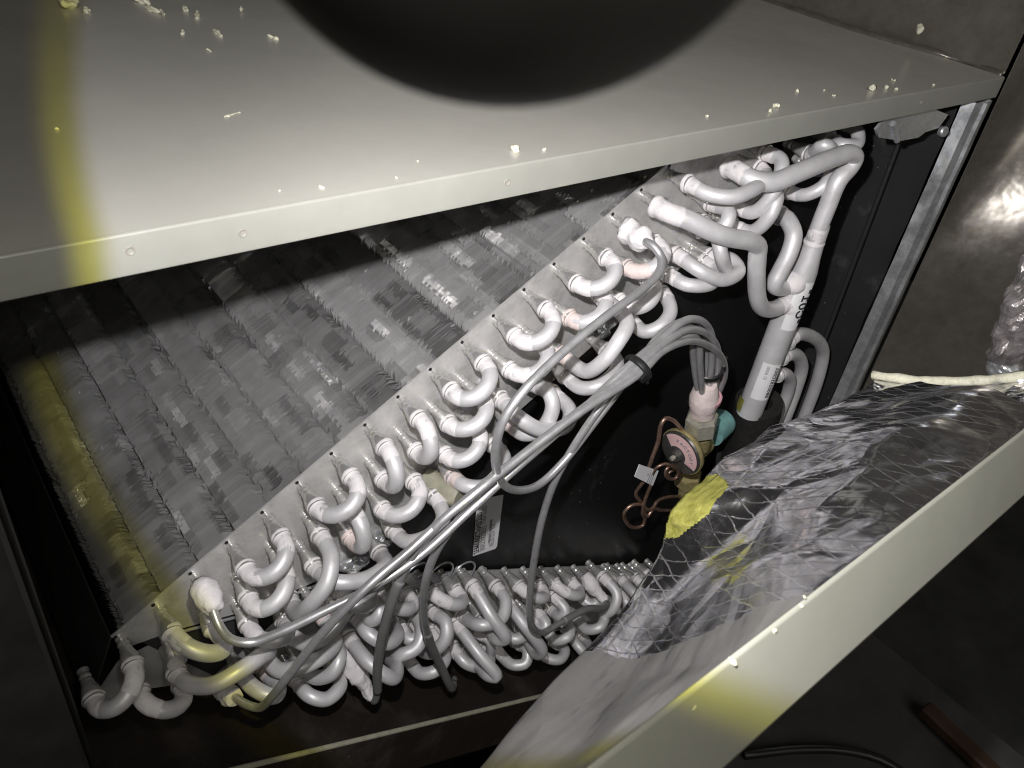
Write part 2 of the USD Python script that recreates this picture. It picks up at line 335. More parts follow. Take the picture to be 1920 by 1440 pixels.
# galvanised bracket up in the far corner
br = [at(x, y, .276) for x, y in ((1643, 243), (1648, 258), (1690, 264), (1722, 258), (1735, 248), (1760, 240), (1778, 215), (1740, 200), (1660, 222))]
bk = part(cab, 'corner_bracket', prism(br, V(0, .002, 0)), 'galv')
e0, e1 = at(1675, 232, .2755), at(1682, 264, .2755)
part(bk, 'bracket_rib', tube(resample(np.array([e0, e1]), .004), .0022, 8), 'galv')
part(bk, 'bracket_screw', _lathe(at(1765, 246, .2755), V(-.3, -1, .2), [(0, .004), (.003, .004), (.004, .003), (.0045, .0)], 18), 'galv')

# ================================================================ coil slabs
PITCH, TP = .02605, .02219
TH, TH2 = .5233, .5213
S = V(-math.cos(TH), 0, -math.sin(TH)); Tt = V(math.sin(TH), 0, -math.cos(TH)); O = W(.35269, YP, -.2338)
S2 = V(math.cos(TH2), 0, -math.sin(TH2)); T2 = V(-math.sin(TH2), 0, -math.cos(TH2)); L0 = W(.23791, YP, -.48509)
NY = V(0, -1, 0)
def U(row, k):                                    # tube holes of the upper slab
    return O + S * PITCH * (k - (.5 if row % 2 == 0 else (1. if row == 3 else 0))) + Tt * TP * (row - 1)
def Lw(row, k):
    return L0 + S2 * PITCH * (k - (.5 if row % 2 == 0 else 0)) + T2 * TP * (row - 1)

slab = thing('coil_slab', 'upper tilted evaporator coil slab with finned top face and looping white tube ends', 'evaporator coil', W(.3, .45, -.30))
slab2 = thing('coil_slab', 'lower evaporator coil slab along the black drain pan with crowded white tube ends', 'evaporator coil', W(.3, .45, -.60))
up = [(-.168, -.0072), (.3660, -.0072), (.3655, .010), (.345, .026), (.317, .054), (.262, .0905), (-.168, .0905)]
def smudged_plate(poly, o, s, t, y):
    return prism([o + s * a + t * b + V(0, y, 0) for a, b in poly], V(0, .0012, 0))
pl = part(slab, 'end_plate', smudged_plate(up, O, S, Tt, 0), 'plate', smooth=False)
for k in range(-6, 15):
    c = O + S * (PITCH * k + .0002) + Tt * (-.0050) + NY * .0004
    part(pl, 'plate_slot', _lathe(c, NY, [(-.0003, .0012), (.0001, .0011), (.00015, .0)], 10), 'dark_hole')
YL = YP + .004
pl2 = part(slab2, 'end_plate', prism([at(168, 1322, YL), at(222, 1242, YL), at(330, 1186, YL), at(455, 1136, YL), at(590, 1084, YL), L0 + S2 * .44 + T2 * .0025 + V(0, .004, 0), L0 + S2 * .44 + T2 * .0885 + V(0, .004, 0), L0 + S2 * -.175 + T2 * .0885 + V(0, .004, 0)], V(0, .0012, 0)), 'plate', smooth=False)
# lower plate's bright folded edge that shows under the upper plate
part(pl2, 'folded_edge', tube(np.array([O + S * .349 + Tt * .0245 + NY * .001, O + S * .319 + Tt * .055 + NY * .001, O + S * .272 + Tt * .087 + NY * .001]), .0011, 8), 'galv')
# fins of the upper slab: thin sheets, their edges bent over in patches
def fin_pack():
    y = np.arange(YP + .0022, .735, .0013); sk = np.arange(-.166, .364, .0022); ns, nf = len(sk), len(y)
    ii, ss = np.meshgrid(np.arange(nf), sk, indexing='ij'); YY = y[ii]
    pit = (ss / PITCH + .30)
    jit = rng.normal(0, .022, (nf, 1)) + rng.normal(0, .02, ii.shape)
    cell = np.floor(pit + jit); fr = (pit + jit) - cell
    q = np.stack([cell * 3.7, YY * 13 + cell * 1.3, cell * 0], -1)
    n1 = meshkit.noise(q, 1); n2 = np.clip(meshkit.noise(np.stack([np.floor(ss / .0065 + jit * 4) * 1.7, np.floor(YY / .019 + .4 * jit) * 2.3 , ss * 0], -1), 2), 0, 1); n3 = rng.random((nf, 1)); n4 = meshkit.noise(np.stack([ss * 150, YY * 160, ss * 0], -1), 4)
    lean = (np.floor(n1 * 5) / 4 - .5) * .0013 + np.where(n2 > .52, (n2 - .70) * np.clip(1.4 - (YY - YP) * 4, .5, 1.4) * .0046, 0) + (np.mod(cell, 2) - .5) * .0006 + (fr - .5) * .0003 + (n3 - .5) * .0005
    fade = np.clip((ss - .02) / .22, 0, 1)
    groove = np.clip(1 - np.abs(fr - .10) / .10, 0, 1) * (.30 + .70 * fade)
    drop = groove * (.0030 + .0050 * fade) + np.where(n2 > .72, n4 * .0010, 0) + (rng.random(ii.shape) - .5) * .0003 + (n3 - .5) * .0009
    drop += (np.abs(YY - .463 - .02 * np.sin(ss * 40)) < .0022) * fade * .0016      # a crease pressed across the fins
    glint = (rng.random(ii.shape) > .993) & (meshkit.noise(np.stack([ss * 35, YY * 25, ss * 0], -1), 9) > .5)
    lean = lean + glint * .004 * (rng.random(ii.shape) - .5)
    top = O + S * ss[..., None] + Tt * (-.0066 + drop)[..., None] + V(0, 1, 0) * ((YY - YP) + lean)[..., None]
    midp = O + S * ss[..., None] + Tt * (-.0066 + drop + .0026)[..., None] + V(0, 1, 0) * (YY - YP)[..., None]
    bot = O + S * ss[..., None] + Tt * (.0060) + V(0, 1, 0) * (YY - YP)[..., None]
    vs = np.concatenate([top.reshape(-1, 3), midp.reshape(-1, 3), bot.reshape(-1, 3)]); n = nf * ns
    idx = np.arange(n).reshape(nf, ns); a = idx[:, :-1].ravel(); b = idx[:, 1:].ravel()
    return trimesh.Trimesh(vs, np.vstack([q_ for k_ in (0, n) for q_ in (np.c_[a + k_, b + k_, b + n + k_], np.c_[a + k_, b + n + k_, a + n + k_])]), process=False)
part(slab, 'cooling_fin', fin_pack(), 'fin', smooth=False, kind='stuff')
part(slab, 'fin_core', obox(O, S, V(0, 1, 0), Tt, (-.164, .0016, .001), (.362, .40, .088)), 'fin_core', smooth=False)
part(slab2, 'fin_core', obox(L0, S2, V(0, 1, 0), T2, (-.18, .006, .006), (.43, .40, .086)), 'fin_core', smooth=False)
a0, a1 = O + S * .3668 + Tt * -.0072, at(166, 1325, YP + .002)
part(slab, 'apex_cover', prism([a0, a1, a1 + V(0, .36, 0), a0 + V(0, .36, 0)], unit(np.cross(a1 - a0, V(0, 1, 0))) * .0012), 'foam', smooth=False)

# ---- tube stubs, joints and return bends
RT = .0050
stub_prof = [(-.001, .0034), (.0002, .0033), (.0010, .0031), (.0020, .0028), (.0032, .0033), (.0040, .0035), (.0048, .0033), (.0058, .0029), (.0070, .0034), (.0078, .0037), (.0086, .0036), (.0096, .0038), (.0125, .0047), (.0160, .0056), (.0185, .0060), (.0215, .0060)]
def stub(sl, hub):
    hub = hub.copy(); hub[1] = C0[1] + YP
    part(sl, 'tube_stub', _lathe(hub, NY, stub_prof, 20), 'stub', smooth=40)
def bend_parts(sl, path, r=RT, joint=(.010, .011), pink=(0, 0), seed=0, names='return_bend', middle='bend'):
    P = resample(path, .0022); d = arclen(P); tot = d[-1]
    b = part(sl, names, tube(P, r, 18), middle, smooth=True)
    for e in (0, 1):
        jl = joint[e]
        if jl <= 0: continue
        Q = P if e == 0 else P[::-1]
        dq = arclen(Q); Q = Q[dq <= jl + .0001]
        if len(Q) < 3: continue
        Q = resample(Q, .0011); dq = arclen(Q)
        ring = np.exp(-((dq - .0018) / .0011) ** 2) * .0009 + np.exp(-((dq - .0002) / .0014) ** 2) * .0009
        rr = r + .00018 + ring; rr[-1] = r + .00005
        part(b, 'brazed_joint', lump(tube(Q, rr, 20, caps=False), .00055, 260, seed * 2 + e), 'flux_pink' if pink[e] else 'flux', smooth=True)
    return b
NB = [0]
def ubend(sl, A, B, leg=.004, **kw):
    """A, B: hole centres on the plate; a hairpin between them standing off along the plate's normal."""
    A = A.copy(); B = B.copy(); A[1] = B[1] = C0[1] + YP
    stub(sl, A); stub(sl, B)
    NB[0] += 1; sd = NB[0]; rg = np.random.default_rng(sd)
    c0 = NY * .0185; half = np.linalg.norm(B - A) / 2; r = min(half, .0135); x = unit(B - A)
    tilt = kw.pop('tilt', V(0, 0, 0)); reach = kw.pop('reach', 0.) + rg.normal(0, .0006)
    pts = [A + c0, A + c0 + NY * leg]
    ca, cb = A + c0 + NY * (leg + reach) + x * r, B + c0 + NY * (leg + reach) - x * r
    for th in np.linspace(0, np.pi / 2, 10)[1:]: pts.append(ca - x * r * math.cos(th) + NY * r * math.sin(th))
    for th in np.linspace(np.pi / 2, 0, 10)[(1 if half <= r + 1e-6 else 0):-1]: pts.append(cb + x * r * math.cos(th) + NY * r * math.sin(th))
    pts += [B + c0 + NY * leg, B + c0]
    pts = np.array(pts); h = np.clip((-(pts[:, 1] - (A[1] - .0185))) / .02, 0, 1); pts = pts + h[:, None] * (tilt + rg.normal(0, .0006, 3) * V(1, 0, 1))
    bend_parts(sl, pts, seed=sd, joint=(.011 + rg.random() * .009, .010 + rg.random() * .009), pink=kw.get('pink', (rg.random() < .12, rg.random() < .12)))
def pbend(sl, pts, hubs=(1, 1), **kw):
    """A bend whose course is read off the photograph as (x, y, depth); the ends are collars in front of the plate."""
    NB[0] += 1
    P = [at(x, y, YP - d) for x, y, d in pts]
    A, B = P[0].copy(), P[-1].copy()
    if hubs[0]: stub(sl, A)
    if hubs[1]: stub(sl, B)
    full = []
    if hubs[0]: full.append(A + V(0, max(.0, YP + C0[1] - .0185 - A[1]) * 0 + .004, 0))
    full += P
    if hubs[1]: full.append(B + V(0, .004, 0))
    bend_parts(sl, catmull(full, 8), seed=NB[0], joint=kw.get('joint', (.013, .012)), pink=kw.get('pink', (0, 0)), r=kw.get('r', RT))

# row by row, as the photograph shows them joined
for a, b, pk in ((U(1, 0), U(1, 1), (0, 0)), (U(1, 2), U(1, 3), (0, 0)), (U(1, 4), U(1, 5), (0, 0)), (U(1, 6), U(2, 7), (0, 0)), (U(1, 7), U(2, 8), (0, 0)),
                 (U(1, 8), U(1, 9), (0, 0)), (U(1, 10), U(1, 11), (0, 0)), (U(1, 14), U(1, 15), (0, 0)),
                 (U(2, -1), U(2, 0), (0, 1)), (U(2, 1), U(2, 2), (0, 1)), (U(2, 3), U(2, 4), (0, 0)), (U(2, 5), U(2, 6), (0, 0)),
                 (U(2, 11), U(2, 12), (0, 0)), (U(3, 0), U(3, 1), (0, 0)), (U(3, 6), U(3, 7), (0, 0)), (U(3, 8), U(3, 9), (0, 0)),
                 (U(2, 9), U(3, 10), (0, 1)), (U(2, 15), U(3, 15), (0, 0))):
    ubend(slab, a, b, pink=pk)
ubend(slab, U(1, 13), U(2, 13), reach=.004, tilt=V(.004, 0, -.002))
pbend(slab, [(334, 1267, .022), (358, 1284, .036), (400, 1284, .046), (450, 1257, .048), (492, 1228, .042), (502, 1218, .022)])
pbend(slab, [(604, 1009, .022), (621, 1047, .040), (614, 1090, .049), (585, 1131, .049), (558, 1148, .036), (545, 1128, .022)])
pbend(slab, [(592, 1066, .022), (630, 1091, .042), (685, 1086, .047), (722, 1062, .042), (714, 1040, .022)])
pbend(slab, [(741, 998, .022), (764, 1016, .036), (805, 1005, .044), (831, 972, .038), (819, 936, .022)], pink=(0, 0))
pbend(slab, [(852, 897, .022), (874, 911, .034), (908, 912, .042), (936, 888, .044), (945, 858, .034), (930, 838, .022)], pink=(1, 0))
pbend(slab, [(942, 752, .022), (968, 779, .040), (1015, 806, .050), (1062, 797, .050), (1068, 768, .040), (1040, 740, .022)])
pbend(slab, [(1003, 722, .022), (1030, 738, .038), (1036, 766, .044), (1015, 805, .043), (983, 814, .036), (958, 796, .022)], pink=(0, 1))
pbend(slab, [(1058, 668, .022), (1098, 696, .044), (1128, 680, .054), (1158, 642, .056), (1176, 607, .050), (1158, 580, .034), (1138, 566, .022)], pink=(1, 0))
pbend(slab, [(1064, 708, .022), (1088, 727, .036), (1120, 724, .045), (1150, 702, .044), (1157, 678, .034), (1140, 660, .022)])
pbend(slab, [(1188, 606, .022), (1210, 622, .036), (1238, 612, .042), (1257, 585, .038), (1246, 553, .022)])
pbend(slab, [(1258, 518, .022), (1288, 534, .036), (1330, 533, .042), (1345, 510, .034), (1325, 492, .022)])
pbend(slab, [(1272, 480, .022), (1310, 506, .040), (1355, 525, .048), (1385, 508, .046), (1370, 486, .034), (1335, 482, .022)])
pbend(slab, [(1338, 384, .022), (1366, 398, .038), (1360, 422, .042), (1336, 432, .034), (1322, 420, .022)])
pbend(slab, [(1360, 505, .040), (1352, 478, .044), (1348, 455, .040), (1335, 436, .022)], hubs=(0, 1), joint=(0, .009))
pbend(slab, [(1376, 424, .022), (1410, 434, .036), (1444, 404, .046), (1456, 372, .044), (1440, 352, .022)])
pbend(slab, [(1296, 347, .022), (1330, 364, .036), (1375, 369, .046), (1418, 351, .046), (1436, 330, .030), (1428, 318, .022)])
pbend(slab, [(1385, 390, .022), (1412, 398, .034), (1444, 371, .042), (1463, 330, .042), (1464, 300, .034), (1440, 288, .022)])
pbend(slab, [(1484, 362, .022), (1512, 365, .034), (1545, 348, .042), (1556, 324, .038), (1540, 300, .022)])
pbend(slab, [(1520, 288, .022), (1545, 272, .036), (1560, 285, .036), (1548, 312, .030), (1535, 318, .022)])
pbend(slab, [(1560, 262, .022), (1580, 272, .036), (1606, 270, .040), (1608, 248, .034), (1590, 232, .022)])
# loose stubs that the photograph shows between the bends
for r_, k_ in ((2, 14), (1, 12), (1, -1), (1, -2), (3, -2)):
    stub(slab, U(r_, k_))
part(slab, 'rubber_plug', _lathe(at(800, 900, YP - .004), V(.35, -1, .05), [(0, .0088), (.02, .0086), (.026, .0084), (.028, .007), (.0282, 0)], 20), 'plug')
for px, py, k in ((748, 960, 1.), (665, 1058, 1.1), (720, 1010, 1.1), (1135, 618, .8)):
    sc = trimesh.creation.icosphere(3, .008 * k); sc.apply_scale([1.2, .5, .9]); sc.apply_translation(at(px, py, YP - .004))
    part(slab, 'foil_scrap', lump(sc, .006, 120, int(px)), 'galv', smooth=False)

for a, b in (((1, -2), (1, -1)), ((1, 0), (1, 1)), ((1, 4), (1, 5)), ((1, 6), (1, 7))):
    ubend(slab2, Lw(*a), Lw(*b), tilt=V(.004, 0, -.003))
for pts, kw in (
    ([(889, 1103, .022), (922, 1157, .046), (948, 1196, .058), (932, 1198, .050), (905, 1160, .022)], {}),
    ([(932, 1102, .022), (948, 1126, .036), (940, 1160, .046), (902, 1172, .044), (868, 1155, .022)], {}),
    ([(950, 1128, .022), (983, 1172, .046), (1016, 1218, .060), (1006, 1226, .054), (978, 1180, .022)], {}),
    ([(1001, 1214, .022), (1027, 1234, .036), (1050, 1236, .042), (1059, 1219, .036), (1040, 1206, .022)], {}),
    ([(930, 1217, .022), (960, 1246, .036), (985, 1243, .042), (989, 1220, .036), (970, 1207, .022)], {}),
    ([(945, 1186, .022), (963, 1198, .034), (983, 1192, .036), (978, 1176, .022)], {}),
    ([(857, 1172, .022), (898, 1226, .050), (931, 1268, .066), (915, 1266, .060), (880, 1220, .022)], {}),
    ([(851, 1217, .022), (872, 1242, .036), (902, 1251, .042), (918, 1236, .034), (905, 1220, .022)], {}),
    ([(896, 1188, .022), (917, 1200, .032), (920, 1220, .034), (908, 1230, .022)], {'r': .0042}),
    ([(812, 1148, .022), (836, 1168, .038), (836, 1196, .045), (812, 1222, .042), (788, 1216, .022)], {}),
    ([(776, 1147, .022), (792, 1180, .040), (782, 1213, .047), (752, 1228, .044), (732, 1214, .022)], {}),
    ([(672, 1160, .022), (692, 1189, .038), (724, 1206, .046), (745, 1192, .040), (735, 1170, .022)], {}),
    ([(656, 1198, .022), (694, 1244, .048), (736, 1272, .060), (744, 1252, .050), (720, 1225, .022)], {}),
    ([(768, 1240, .022), (788, 1262, .036), (816, 1258, .043), (834, 1236, .038), (826, 1212, .022)], {}),
    ([(752, 1180, .022), (770, 1200, .034), (790, 1190, .034), (780, 1170, .022)], {}),
    ([(808, 1190, .022), (825, 1205, .032), (840, 1190, .032), (826, 1172, .022)], {'joint': (.016, .016)}),
    ([(693, 1118, .022), (712, 1146, .036), (700, 1162, .036), (676, 1140, .022)], {}),
    ([(1132, 1084, .022), (1156, 1112, .040), (1152, 1138, .046), (1134, 1152, .042), (1118, 1140, .022)], {}),
    ([(1166, 1088, .022), (1192, 1116, .044), (1206, 1130, .050), (1194, 1136, .044), (1176, 1120, .022)], {}),
    ([(1194, 1086, .022), (1216, 1110, .040), (1228, 1120, .044), (1216, 1124, .036), (1202, 1112, .022)], {}),
    ([(1216, 1080, .022), (1238, 1100, .036), (1248, 1096, .036), (1240, 1078, .022)], {}),
    ([(1080, 1158, .022), (1100, 1180, .040), (1124, 1176, .048), (1134, 1156, .042), (1120, 1136, .022)], {}),
    ([(1022, 1180, .022), (1042, 1200, .036), (1064, 1194, .042), (1068, 1176, .034), (1052, 1164, .022)], {}),
    ([(1068, 1190, .022), (1086, 1214, .038), (1098, 1226, .044), (1104, 1214, .036), (1094, 1196, .022)], {}),
    ([(1040, 1120, .022), (1060, 1144, .036), (1052, 1156, .036), (1034, 1144, .022)], {}),
    ([(1008, 1148, .022), (1024, 1172, .036), (1014, 1178, .034), (998, 1160, .022)], {}),
    ([(1088, 1118, .022), (1110, 1134, .034), (1122, 1124, .034), (1112, 1110, .022)], {}),
    ([(1152, 1138, .022), (1170, 1150, .032), (1176, 1132, .032), (1164, 1116, .022)], {}),
    # the crowded near end, where the two slabs meet
    ([(500, 1232, .022), (523, 1256, .038), (560, 1252, .048), (603, 1232, .048), (628, 1205, .038), (616, 1186, .022)], {}),
    ([(545, 1190, .022), (575, 1207, .036), (612, 1190, .044), (638, 1160, .042), (628, 1138, .022)], {}),
    ([(468, 1176, .022), (492, 1200, .036), (530, 1196, .042), (536, 1168, .022)], {'joint': (.018, .016)}),
    ([(558, 1278, .022), (580, 1304, .038), (612, 1311, .044), (637, 1288, .040), (626, 1258, .022)], {}),
    ([(566, 1250, .022), (592, 1270, .036), (624, 1260, .044), (636, 1232, .040), (626, 1206, .022)], {}),
    ([(450, 1262, .022), (482, 1294, .042), (512, 1306, .050), (522, 1290, .042), (500, 1262, .022)], {'pink': (0, 1)}),
    ([(598, 1150, .022), (622, 1172, .034), (640, 1158, .036), (632, 1136, .022)], {'pink': (1, 0)}),
    ([(640, 1110, .022), (664, 1134, .036), (690, 1134, .038), (690, 1108, .022)], {}),
):
    pbend(slab2, pts, **kw)
for k_ in (2, 3, 8, 9, 10, 11, 12):
    stub(slab2, Lw(1, k_))
for k_ in (0, 1, 2):                                # raised collars round three holes at the plate's edge
    h_ = Lw(1, k_) + NY * .001
    ring = trimesh.creation.torus(.0112, .0008, 28, 8); ring.apply_transform(frame_from(h_, V(1, 0, 0), NY)); part(slab2, 'raised_collar', ring, 'galv')

# black baffle between the slabs
y0 = YP + .008
bf = thing('baffle_plate', 'black plastic baffle plate filling the wedge between the two coil slabs', 'baffle', W(.45, y0, -.45))
poly = [O + S * .33 + Tt * .04, O + S * .27 + Tt * .075, O - S * .150 + Tt * .075, W(.655, YP, ZT - .006), W(.655, YP, -.70), L0 + S2 * .46 + T2 * .012, L0 + S2 * -.10 + T2 * .012]
part(bf, 'plate_sheet', prism([p + V(0, .008, 0) for p in poly], V(0, .002, 0)), 'baffle', smooth=False)
c = [at(x, y, y0 - .0006) for x, y in ((887, 1043), (895, 938), (944, 928), (932, 1024), (929, 1029))]
stk = part(bf, 'serial_sticker', prism(c, V(0, .0004, 0)), 'label', smooth=False)
ux = unit(c[1] - c[0]); nn = NY
for s_, px, py, h_, w_, mt in (('1EM6A0C36H21SD', 897.5, 1036, .0052, .049, 'ink'), ('B0822022E01', 908, 1030, .0048, .030, 'ink_grey'), ('E107 2022', 910, 980, .0045, .020, 'ink_grey'), ('AEJ0107 Y0', 925, 1022, .0048, .026, 'ink_grey')):
    part(stk, 'lettering', text(s_, at(px, py, y0 - .0009), ux, nn, h_, width=w_), mt, smooth=False)
for a_, b_ in (((917, 1018), (919, 1000)), ((919.5, 996), (921, 974))):
    A, B = at(*a_, y0 - .0008), at(*b_, y0 - .0008)
    part(stk, 'printed_bar', obox(A, unit(B - A), np.cross(nn, unit(B - A)), nn, (0, -.0011, -.0001), (np.linalg.norm(B - A), .0011, .0001)), 'ink_grey', smooth=False)

# ================================================================ drain pan under the lower slab
pan = thing('drain_pan', 'long black brown plastic drain pan under the lower coil slab', 'drain pan', W(.25, .3, -.68))
def pn(a, y, b): return L0 + S2 * a + T2 * b + V(0, y - YP, 0)
part(pan, 'pan_floor', prism([pn(-.30, .262, .108), pn(.5, .262, .108), pn(.5, .80, .108), pn(-.30, .80, .108)], T2 * .002), 'pan', smooth=False)
part(pan, 'front_wall', prism([pn(-.30, .259, .077), pn(.5, .259, .077), pn(.5, .259, .125), pn(-.30, .259, .125)], V(0, .003, 0)), 'pan', smooth=False)
part(pan, 'rim', tube(resample(np.array([pn(-.30, .2605, .0755), pn(.5, .2605, .0755)]), .02), .0017, 10), 'plug')
part(pan, 'end_wall', prism([pn(-.302, .259, .03), pn(-.302, .80, .03), pn(-.302, .80, .12), pn(-.302, .259, .12)], S2 * .003), 'pan', smooth=False)
part(pan, 'back_wall', prism([pn(-.30, .80, .02), pn(.5, .80, .02), pn(.5, .80, .12), pn(-.30, .80, .12)], V(0, .003, 0)), 'pan', smooth=False)

# ================================================================ suction manifold
YH = .285
sm = thing('suction_manifold', 'whitish aluminium suction header pipe with paper stickers and bent branch tubes', 'pipe', at(1470, 600, YH))
H0, H1 = at(1521, 470, YH), at(1404, 775, YH)
ax = unit(H1 - H0); HL = np.linalg.norm(H1 - H0); RH = .0108
hd = part(sm, 'header_pipe', lump(_lathe(H0, ax, [(-.022, .0065), (-.020, .0068), (-.008, .0074), (.004, .0085), (.016, .0104), (.024, RH), (.06, RH), (.10, RH), (HL, RH)], 40), .0002, 90), M['bend'], smooth=40)
tocam = unit(C0 - (H0 + H1) / 2); side = unit(np.cross(ax, tocam)); front = np.cross(side, ax)
def on_pipe(a, phi, r=RH + .0003):
    return H0 + ax * a + (front * math.cos(phi) + side * math.sin(phi)) * r
def pipe_patch(a0, a1, p0, p1, r):
    A = np.linspace(a0, a1, 12); Pp = np.linspace(p0, p1, 14)
    outer = np.array([[on_pipe(a, p, r) for p in Pp] for a in A]); return grid_mesh(outer)
def along(px, py):                                  # distance along the header of a place in the photograph
    p = at(px, py, YH); return (p - H0) @ ax
def pipe_text(s_, a, phi, h, width, bold=False):
    """Lettering bent round the pipe, reading up it."""
    t = meshkit.text_mesh(s_, h, .0003, bold); t = t.subdivide_to_size(.0025)
    v = t.vertices.copy(); sc = width / v[:, 0].max(); out = np.array([on_pipe(a - x * sc, phi + sg_ * y / RH, RH + .0005 + z) for x, y, z in v])
    return trimesh.Trimesh(out, t.faces, process=False)
# which way round is "right" on the pipe
sg = 1 if ((side @ R[:, 0]) > 0) else -1; sg_ = sg
a0_, a1_ = along(1512, 515), along(1478, 603)
st1 = part(sm, 'paper_sticker', pipe_patch(a0_, a1_, sg * -.05, sg * 1.30, RH + .0003), 'label', label='upper white sticker with black capital letters')
part(st1, 'lettering', pipe_text('"C01"', a1_ - .006, sg * .62, .0068, (a1_ - a0_) * .72, True), 'ink', smooth=False)
a0_, a1_ = along(1450, 668), along(1422, 735)
st2 = part(sm, 'paper_sticker', pipe_patch(a0_, a1_, sg * -.35, sg * 1.15, RH + .0003), 'label', label='lower white sticker with small print')
part(st2, 'lettering', pipe_text('B800181C001', a1_ - .003, sg * .72, .0030, (a1_ - a0_) * .84), 'ink', smooth=False)
part(st2, 'lettering', pipe_text('ET 60000', a0_ + .015, sg * .05, .0024, .013), 'ink_grey', smooth=False)
def branch(pts, r=.0060, joints=(.012, .010), name='branch_tube', step=8, mt='bend'):
    P = np.array([at(x, y, YP - d) for x, y, d in pts]); NB[0] += 1
    return bend_parts(sm, catmull(P, step), r=r, joint=joints, seed=NB[0], names=name, middle=mt)
branch([(1228, 386, .016), (1252, 398, .026), (1290, 412, .036), (1340, 436, .046), (1372, 446, .050), (1408, 453, .052), (1421, 462, .052), (1420, 480, .052), (1418, 520, .052), (1421, 560, .052), (1430, 577, .051), (1448, 580, .050), (1475, 570, .050)], r=.0064, joints=(.020, .012))
branch([(1366, 312, .018), (1384, 322, .028), (1412, 337, .040), (1450, 341, .047), (1500, 322, .050), (1560, 297, .050), (1592, 288, .050), (1602, 296, .050), (1594, 312, .050), (1572, 338, .050), (1550, 390, .050), (1532, 436, .050), (1526, 456, .050)], r=.0066, joints=(.018, .014))
branch([(1462, 404, .020), (1478, 414, .034), (1488, 440, .044), (1480, 474, .048), (1462, 510, .048), (1452, 532, .048), (1462, 540, .048), (1490, 532, .048)], r=.0064, joints=(.006, .012))
branch([(1476, 642, .050), (1494, 628, .048), (1514, 628, .046), (1537, 643, .044), (1543, 664, .043), (1532, 715, .043), (1508, 780, .042), (1480, 850, .042)], r=.0058, joints=(.012, 0))
branch([(1464, 672, .050), (1480, 664, .049), (1496, 668, .047), (1503, 690, .046), (1492, 730, .045), (1470, 790, .045), (1448, 850, .045)], r=.0058, joints=(.010, 0))
branch([(1456, 704, .050), (1468, 700, .050), (1480, 710, .049), (1478, 732, .048), (1462, 775, .047), (1440, 830, .047)], r=.0054, joints=(.008, 0))
for px, py in ((1478, 572), (1489, 530)):
    c_ = at(px, py, YH); part(sm, 'saddle_weld', lump(trimesh.creation.icosphere(2, .0098).apply_transform(trimesh.transformations.translation_matrix(c_)), .0012, 150), 'flux', smooth=True)

def sleeve(P, r, name, label):
    P = resample(catmull(P, 8), .004); n = len(P)
    th = .0092
    rr = np.full(n, r); o = tube(P, rr, 36, caps=False); i = tube(P, rr - th, 36, caps=False)
    i.faces = i.faces[:, ::-1]
    ring = []
    for e in (0, n - 1):
        a = e * 36 + np.arange(36); b = e * 36 + (np.arange(36) + 1) % 36; k = len(o.vertices)
        q = np.vstack([np.c_[a, a + k, b + k], np.c_[a, b + k, b]]); ring.append(q if e == 0 else q[:, ::-1])
    mm = trimesh.Trimesh(np.vstack([o.vertices, i.vertices]), np.vstack([o.faces, i.faces + len(o.vertices)] + ring), process=False)
    return solo(name, lump(mm, .0008, 60), 'foam', label, 'pipe insulation', smooth=60)
sleeve([at(1424, 753, .287), at(1412, 800, .288), at(1398, 850, .29), at(1388, 878, .292)], .0205, 'pipe_insulation', 'short black foam sleeve just below the lower sticker on the header pipe')
sleeve([at(1384, 862, .296), at(1378, 895, .300), at(1385, 930, .305), at(1400, 965, .31)], .0208, 'pipe_insulation', 'black foam elbow sleeve half hidden behind the foil edge')
tp = thing('sealing_tape', 'torn yellow sealing tape at the mouth of the foam sleeve', 'tape', at(1402, 750, .28))
part(tp, 'tape_strip', lump(pipe_patch(along(1408, 749), along(1399, 772), sg * -1.4, sg * -.65, RH + .0012), .0006, 200), 'fibre')

# ================================================================ expansion valve and distributor
YV = .292
ev = thing('expansion_valve', 'brass thermostatic expansion valve with round steel diaphragm head and pink label', 'valve', at(1300, 850, YV))
c0 = at(1318, 822, YV)
vb = at(1300, 850, YV + .004)
tubeax = unit(at(1372, 776, YV + .012) - at(1300, 842, YV))
part(ev, 'valve_body', _lathe(at(1281, 858, YV), tubeax, [(0, .0105), (.003, .0120), (.026, .0124), (.030, .0122), (.0305, .0)], 24), 'brass', smooth=20)
part(ev, 'inlet_fitting', _lathe(at(1331, 812, YV + .003), tubeax, [(0, .0127), (.019, .0128), (.0225, .0120), (.023, 0)], 28), 'teal', label='teal painted inlet end of the valve')
up_ax = unit(at(1326, 700, YV) - at(1313, 800, YV))
part(ev, 'hex_nut', _lathe(at(1313, 808, YV - .010), up_ax, [(0, .0118), (.0015, .0134), (.0165, .0134), (.0185, .0120), (.019, .006)], 6), 'nickel', smooth=20)
part(ev, 'body_neck', _lathe(at(1308, 834, YV - .006), up_ax, [(0, .0105), (.014, .0108)], 20), 'brass')
